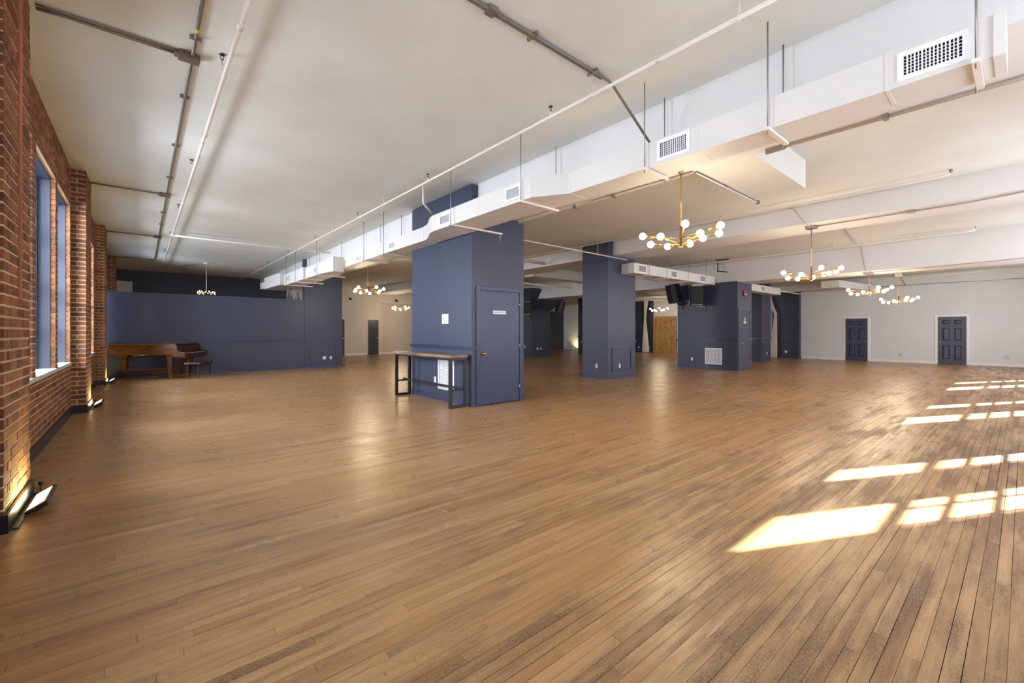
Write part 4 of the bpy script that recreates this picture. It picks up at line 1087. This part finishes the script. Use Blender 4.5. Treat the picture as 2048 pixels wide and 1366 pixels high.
# the piano was modelled mirrored in y: flip so the keyboard side faces right
for o in [x for x in bpy.data.objects if x.parent == pn_ or (x.parent and x.parent.parent == pn_)]:
    pass
def bench(label, loc, rz, w, d, h, seat_t, mat, cushion=None, leg_in=0.05, group=None, legw=0.04):
    t = thing('piano_bench', label, 'bench', loc, group, rz)
    MB().box(-w/2, w/2, -d/2, d/2, h-seat_t, h).build('seat', mat, t, origin=(0, 0, 0), bevel=0.006)
    if cushion: MB().box(-w/2+0.02, w/2-0.02, -d/2+0.02, d/2-0.02, h, h+0.05).build('cushion', cushion, t, origin=(0, 0, 0), bevel=0.018)
    MB().box(-w/2+leg_in, w/2-leg_in, -d/2+leg_in, -d/2+leg_in+0.015, h-seat_t-0.07, h-seat_t).box(-w/2+leg_in, w/2-leg_in, d/2-leg_in-0.015, d/2-leg_in, h-seat_t-0.07, h-seat_t).build('apron', mat, t, origin=(0, 0, 0))
    for sx in (-1, 1):
        for sy in (-1, 1):
            x, yv = sx*(w/2-leg_in-0.01), sy*(d/2-leg_in-0.01); a = legw/2
            lg = MB().loft([[(x-a, yv-a, h-seat_t), (x+a, yv-a, h-seat_t), (x+a, yv+a, h-seat_t), (x-a, yv+a, h-seat_t)],
                       [(x-a*0.6, yv-a*0.6, 0.025), (x+a*0.6, yv-a*0.6, 0.025), (x+a*0.6, yv+a*0.6, 0.025), (x-a*0.6, yv+a*0.6, 0.025)]]).build('leg', mat, t, origin=(0, 0, 0))
            MB().sphere((x, yv, 0.014), 0.014, 8, 6).build('foot', BRASS, lg, origin=(0, 0, 0))
    return t
bench('dark red wooden piano bench in front of the keyboard', (1.30, 15.72, 0), R_(62), 0.80, 0.40, 0.47, 0.05, PIANOD)
bench('long low padded bench lying beneath the grand piano', (0.16, 16.62, 0), R_(-6), 0.95, 0.36, 0.24, 0.04, PIANOD, BENCHC, 0.03, None, 0.06)

# ------------------------------------------------------------------ loudspeakers
def speaker(label, c, rz, tilt, mount):
    t = thing('loudspeaker', label, 'speaker', c, 'black wall loudspeakers')
    M = Matrix.Rotation(rz, 3, 'Z') @ Matrix.Rotation(tilt, 3, 'Y')
    # local: -x is the front, body tapers to the back
    c = Vector(c); o0 = c
    def T(v): return c + M @ Vector(v)
    f = [(-0.22, -0.20, -0.36), (-0.22, 0.20, -0.36), (-0.22, 0.20, 0.36), (-0.22, -0.20, 0.36)]
    b = [(0.20, -0.12, -0.33), (0.20, 0.12, -0.33), (0.20, 0.12, 0.33), (0.20, -0.12, 0.33)]
    m_ = [(-0.02, -0.20, -0.36), (-0.02, 0.20, -0.36), (-0.02, 0.20, 0.36), (-0.02, -0.20, 0.36)]
    MB().loft([[T(v) for v in f], [T(v) for v in m_], [T(v) for v in b]]).build('cabinet', SPK, t, bevel=0.012)
    MB().obox(T((-0.226, 0, 0.0)), (0.006, 0.18, 0.30), M).build('grille', SPKG, t, bevel=0.004)
    MB().obox(T((-0.225, 0, 0.338)), (0.008, 0.185, 0.008), M).obox(T((-0.225, 0, -0.338)), (0.008, 0.185, 0.008), M).build('trim_bar', STEEL, t)
    mt = Vector(mount)
    MB().bar(T((0.05, 0, -0.36)), T((0.05, 0, -0.43)), 0.05, 0.05).bar(T((0.05, 0, -0.43)), (mt.x, mt.y, T((0, 0, -0.43)).z), 0.035, 0.04).build('bracket_arm', BLACKM, t)
    z = T((0, 0, -0.43)).z
    MB().box(mt.x-0.03, mt.x, mt.y-0.03, mt.y+0.03, z-0.20, z+0.08).build('wall_plate', BLACKM, t)
    return t
speaker('black loudspeaker mounted left on the speaker column, partly behind the duct', (15.28, 8.52, 2.80), R_(-34), R_(-12), (15.76, 8.45, 2.5))
speaker('black loudspeaker mounted right on the speaker column below the duct', (15.30, 7.70, 2.70), R_(35), R_(-10), (15.76, 7.55, 2.3))
speaker('black loudspeaker half hidden behind the large column edge', (15.20, 16.6, 2.62), R_(40), R_(-10), (15.77, 17.0, 2.3))
speaker('black loudspeaker at the right side of the far flared column', (17.65, 16.65, 2.78), R_(120), R_(-14), (17.2, 17.1, 2.3))
cb = thing('cable_coil', 'loop of pale cable hanging between the two speakers', 'cable', (15.7, 8.15, 2.45))
for k, (yy, zz) in enumerate(((8.22, 2.46), (8.10, 2.45), (8.05, 2.47))):
    MB().tube([(15.70, yy+0.06*math.cos(a), zz+0.07*math.sin(a)) for a in [2*math.pi*j/14 for j in range(12)]], 0.012, 6).build('loop', PLASTIC, cb)

# ------------------------------------------------------------------ far decor: curtains, pine slats, artwork
def curtain(label, x, y, z_top, tie_dy, tie_z, wtop, wtie, wbot, dy_top):
    t = thing('curtain', label, 'curtain', (x, y, 0), 'tied white curtains')
    m = MB(); nz, ny = 26, 28; vs = []; fs = []
    for i in range(nz+1):
        z = z_top*(1-i/nz)
        if z > tie_z:
            k = (z-tie_z)/(z_top-tie_z); w = wtie + (wtop-wtie)*k**1.1; yc = y + tie_dy + (dy_top-tie_dy)*k
        else:
            k = (tie_z-z)/tie_z; w = wtie + (wbot-wtie)*k**0.85; yc = y + tie_dy*(1-k)
        for j in range(ny+1):
            s = j/ny-0.5; amp = 0.018 + 0.03*min(1, w/0.4)
            vs.append((x + amp*math.sin(j*1.57+0.4*math.sin(z*2)), yc + s*w, z+0.01))
    for i in range(nz):
        for j in range(ny):
            fs.append((i*(ny+1)+j, i*(ny+1)+j+1, (i+1)*(ny+1)+j+1, (i+1)*(ny+1)+j))
    m.add(vs, fs, smooth=True); o = m.build('drape', CURT, t)
    sd_ = o.modifiers.new('solid', 'SOLIDIFY'); sd_.thickness = 0.008
    MB().tube([(x+0.05*math.cos(a), y+tie_dy+(wtie/2+0.01)*math.sin(a), tie_z) for a in [2*math.pi*k/14 for k in range(15)]], 0.014, 6).build('tie_band', CURT, t)
    return t
curtain('white curtain tied at mid height before the dark far pilaster', 25.0, 15.96, 3.45, 0.05, 2.20, 0.30, 0.11, 0.50, -0.03)
curtain('white curtain tied back to the dark pilaster of the right wall', 25.0, 8.44, 3.2, -0.10, 2.28, 0.28, 0.10, 0.34, 0.28)
rod = thing('curtain_rod', 'white curtain rod above the far tied curtain', 'rod', (25.0, 16.8, 3.46))
MB().tube([(25.0, 15.7, 3.46), (25.0, 18.4, 3.46)], 0.02, 8).build('tube', PIPEW, rod)
MB().tube([(25.0, 18.3, 3.46), (25.0, 18.3, 3.82)], 0.012, 6).tube([(25.0, 15.75, 3.46), (25.0, 15.75, 3.82)], 0.012, 6).build('bracket', PIPEW, rod)
ps = thing('slat_panel', 'knotty pine board panel leaning on the far right wall', 'panel', (25.6, 15.0, 0))
ny = 18; y0, y1 = 14.22, 15.83
MB().box(25.70, 25.745, y0, y1, 0, 2.34).build('backing', BARK, ps)
for i in range(ny):
    a = y0 + (y1-y0)*i/ny; b = y0 + (y1-y0)*(i+1)/ny
    MB().box(25.63, 25.70, a+0.023, b-0.023, 0.0, 2.36 + random.uniform(-0.02, 0.02), random.random()).build('pine_board', KNOTTY, ps)
    for k in range(3):
        zk = random.uniform(0.2, 2.2); yk = random.uniform(a+0.04, b-0.04)
        MB().sphere((25.63, yk, zk), 0.022, 8, 6, (0.15, 0.8, 2.0)).build('knot', BARK, ps.children[-1] if False else [c for c in ps.children if c.name.startswith('pine_board')][-1])
art_m = N('ink_brush_print'); _p = art_m.pos()
_g = art_m.noise(art_m.mapping(_p, (5, 1, 1.3)), 1.6, 5, 0.7)
art_m.base(art_m.ramp(_g, [(0.50, lin(228, 226, 222)), (0.60, lin(150, 152, 142)), (0.68, lin(70, 74, 66))])); art_m.rough(0.6)
ar = thing('artwork', 'white art panel with grey brush marks above the half wall', 'artwork', (6.5, YB-0.05, 2.3))
MB().box(5.86, 7.3, YB-0.04, YB-0.02, 2.35, 3.90).build('canvas', art_m.m, ar)
frame(MB(), 'y', YB-0.02, 5.84, 7.32, 2.33, 3.92, 0.03, -0.03).build('edge', TRIMW, ar)
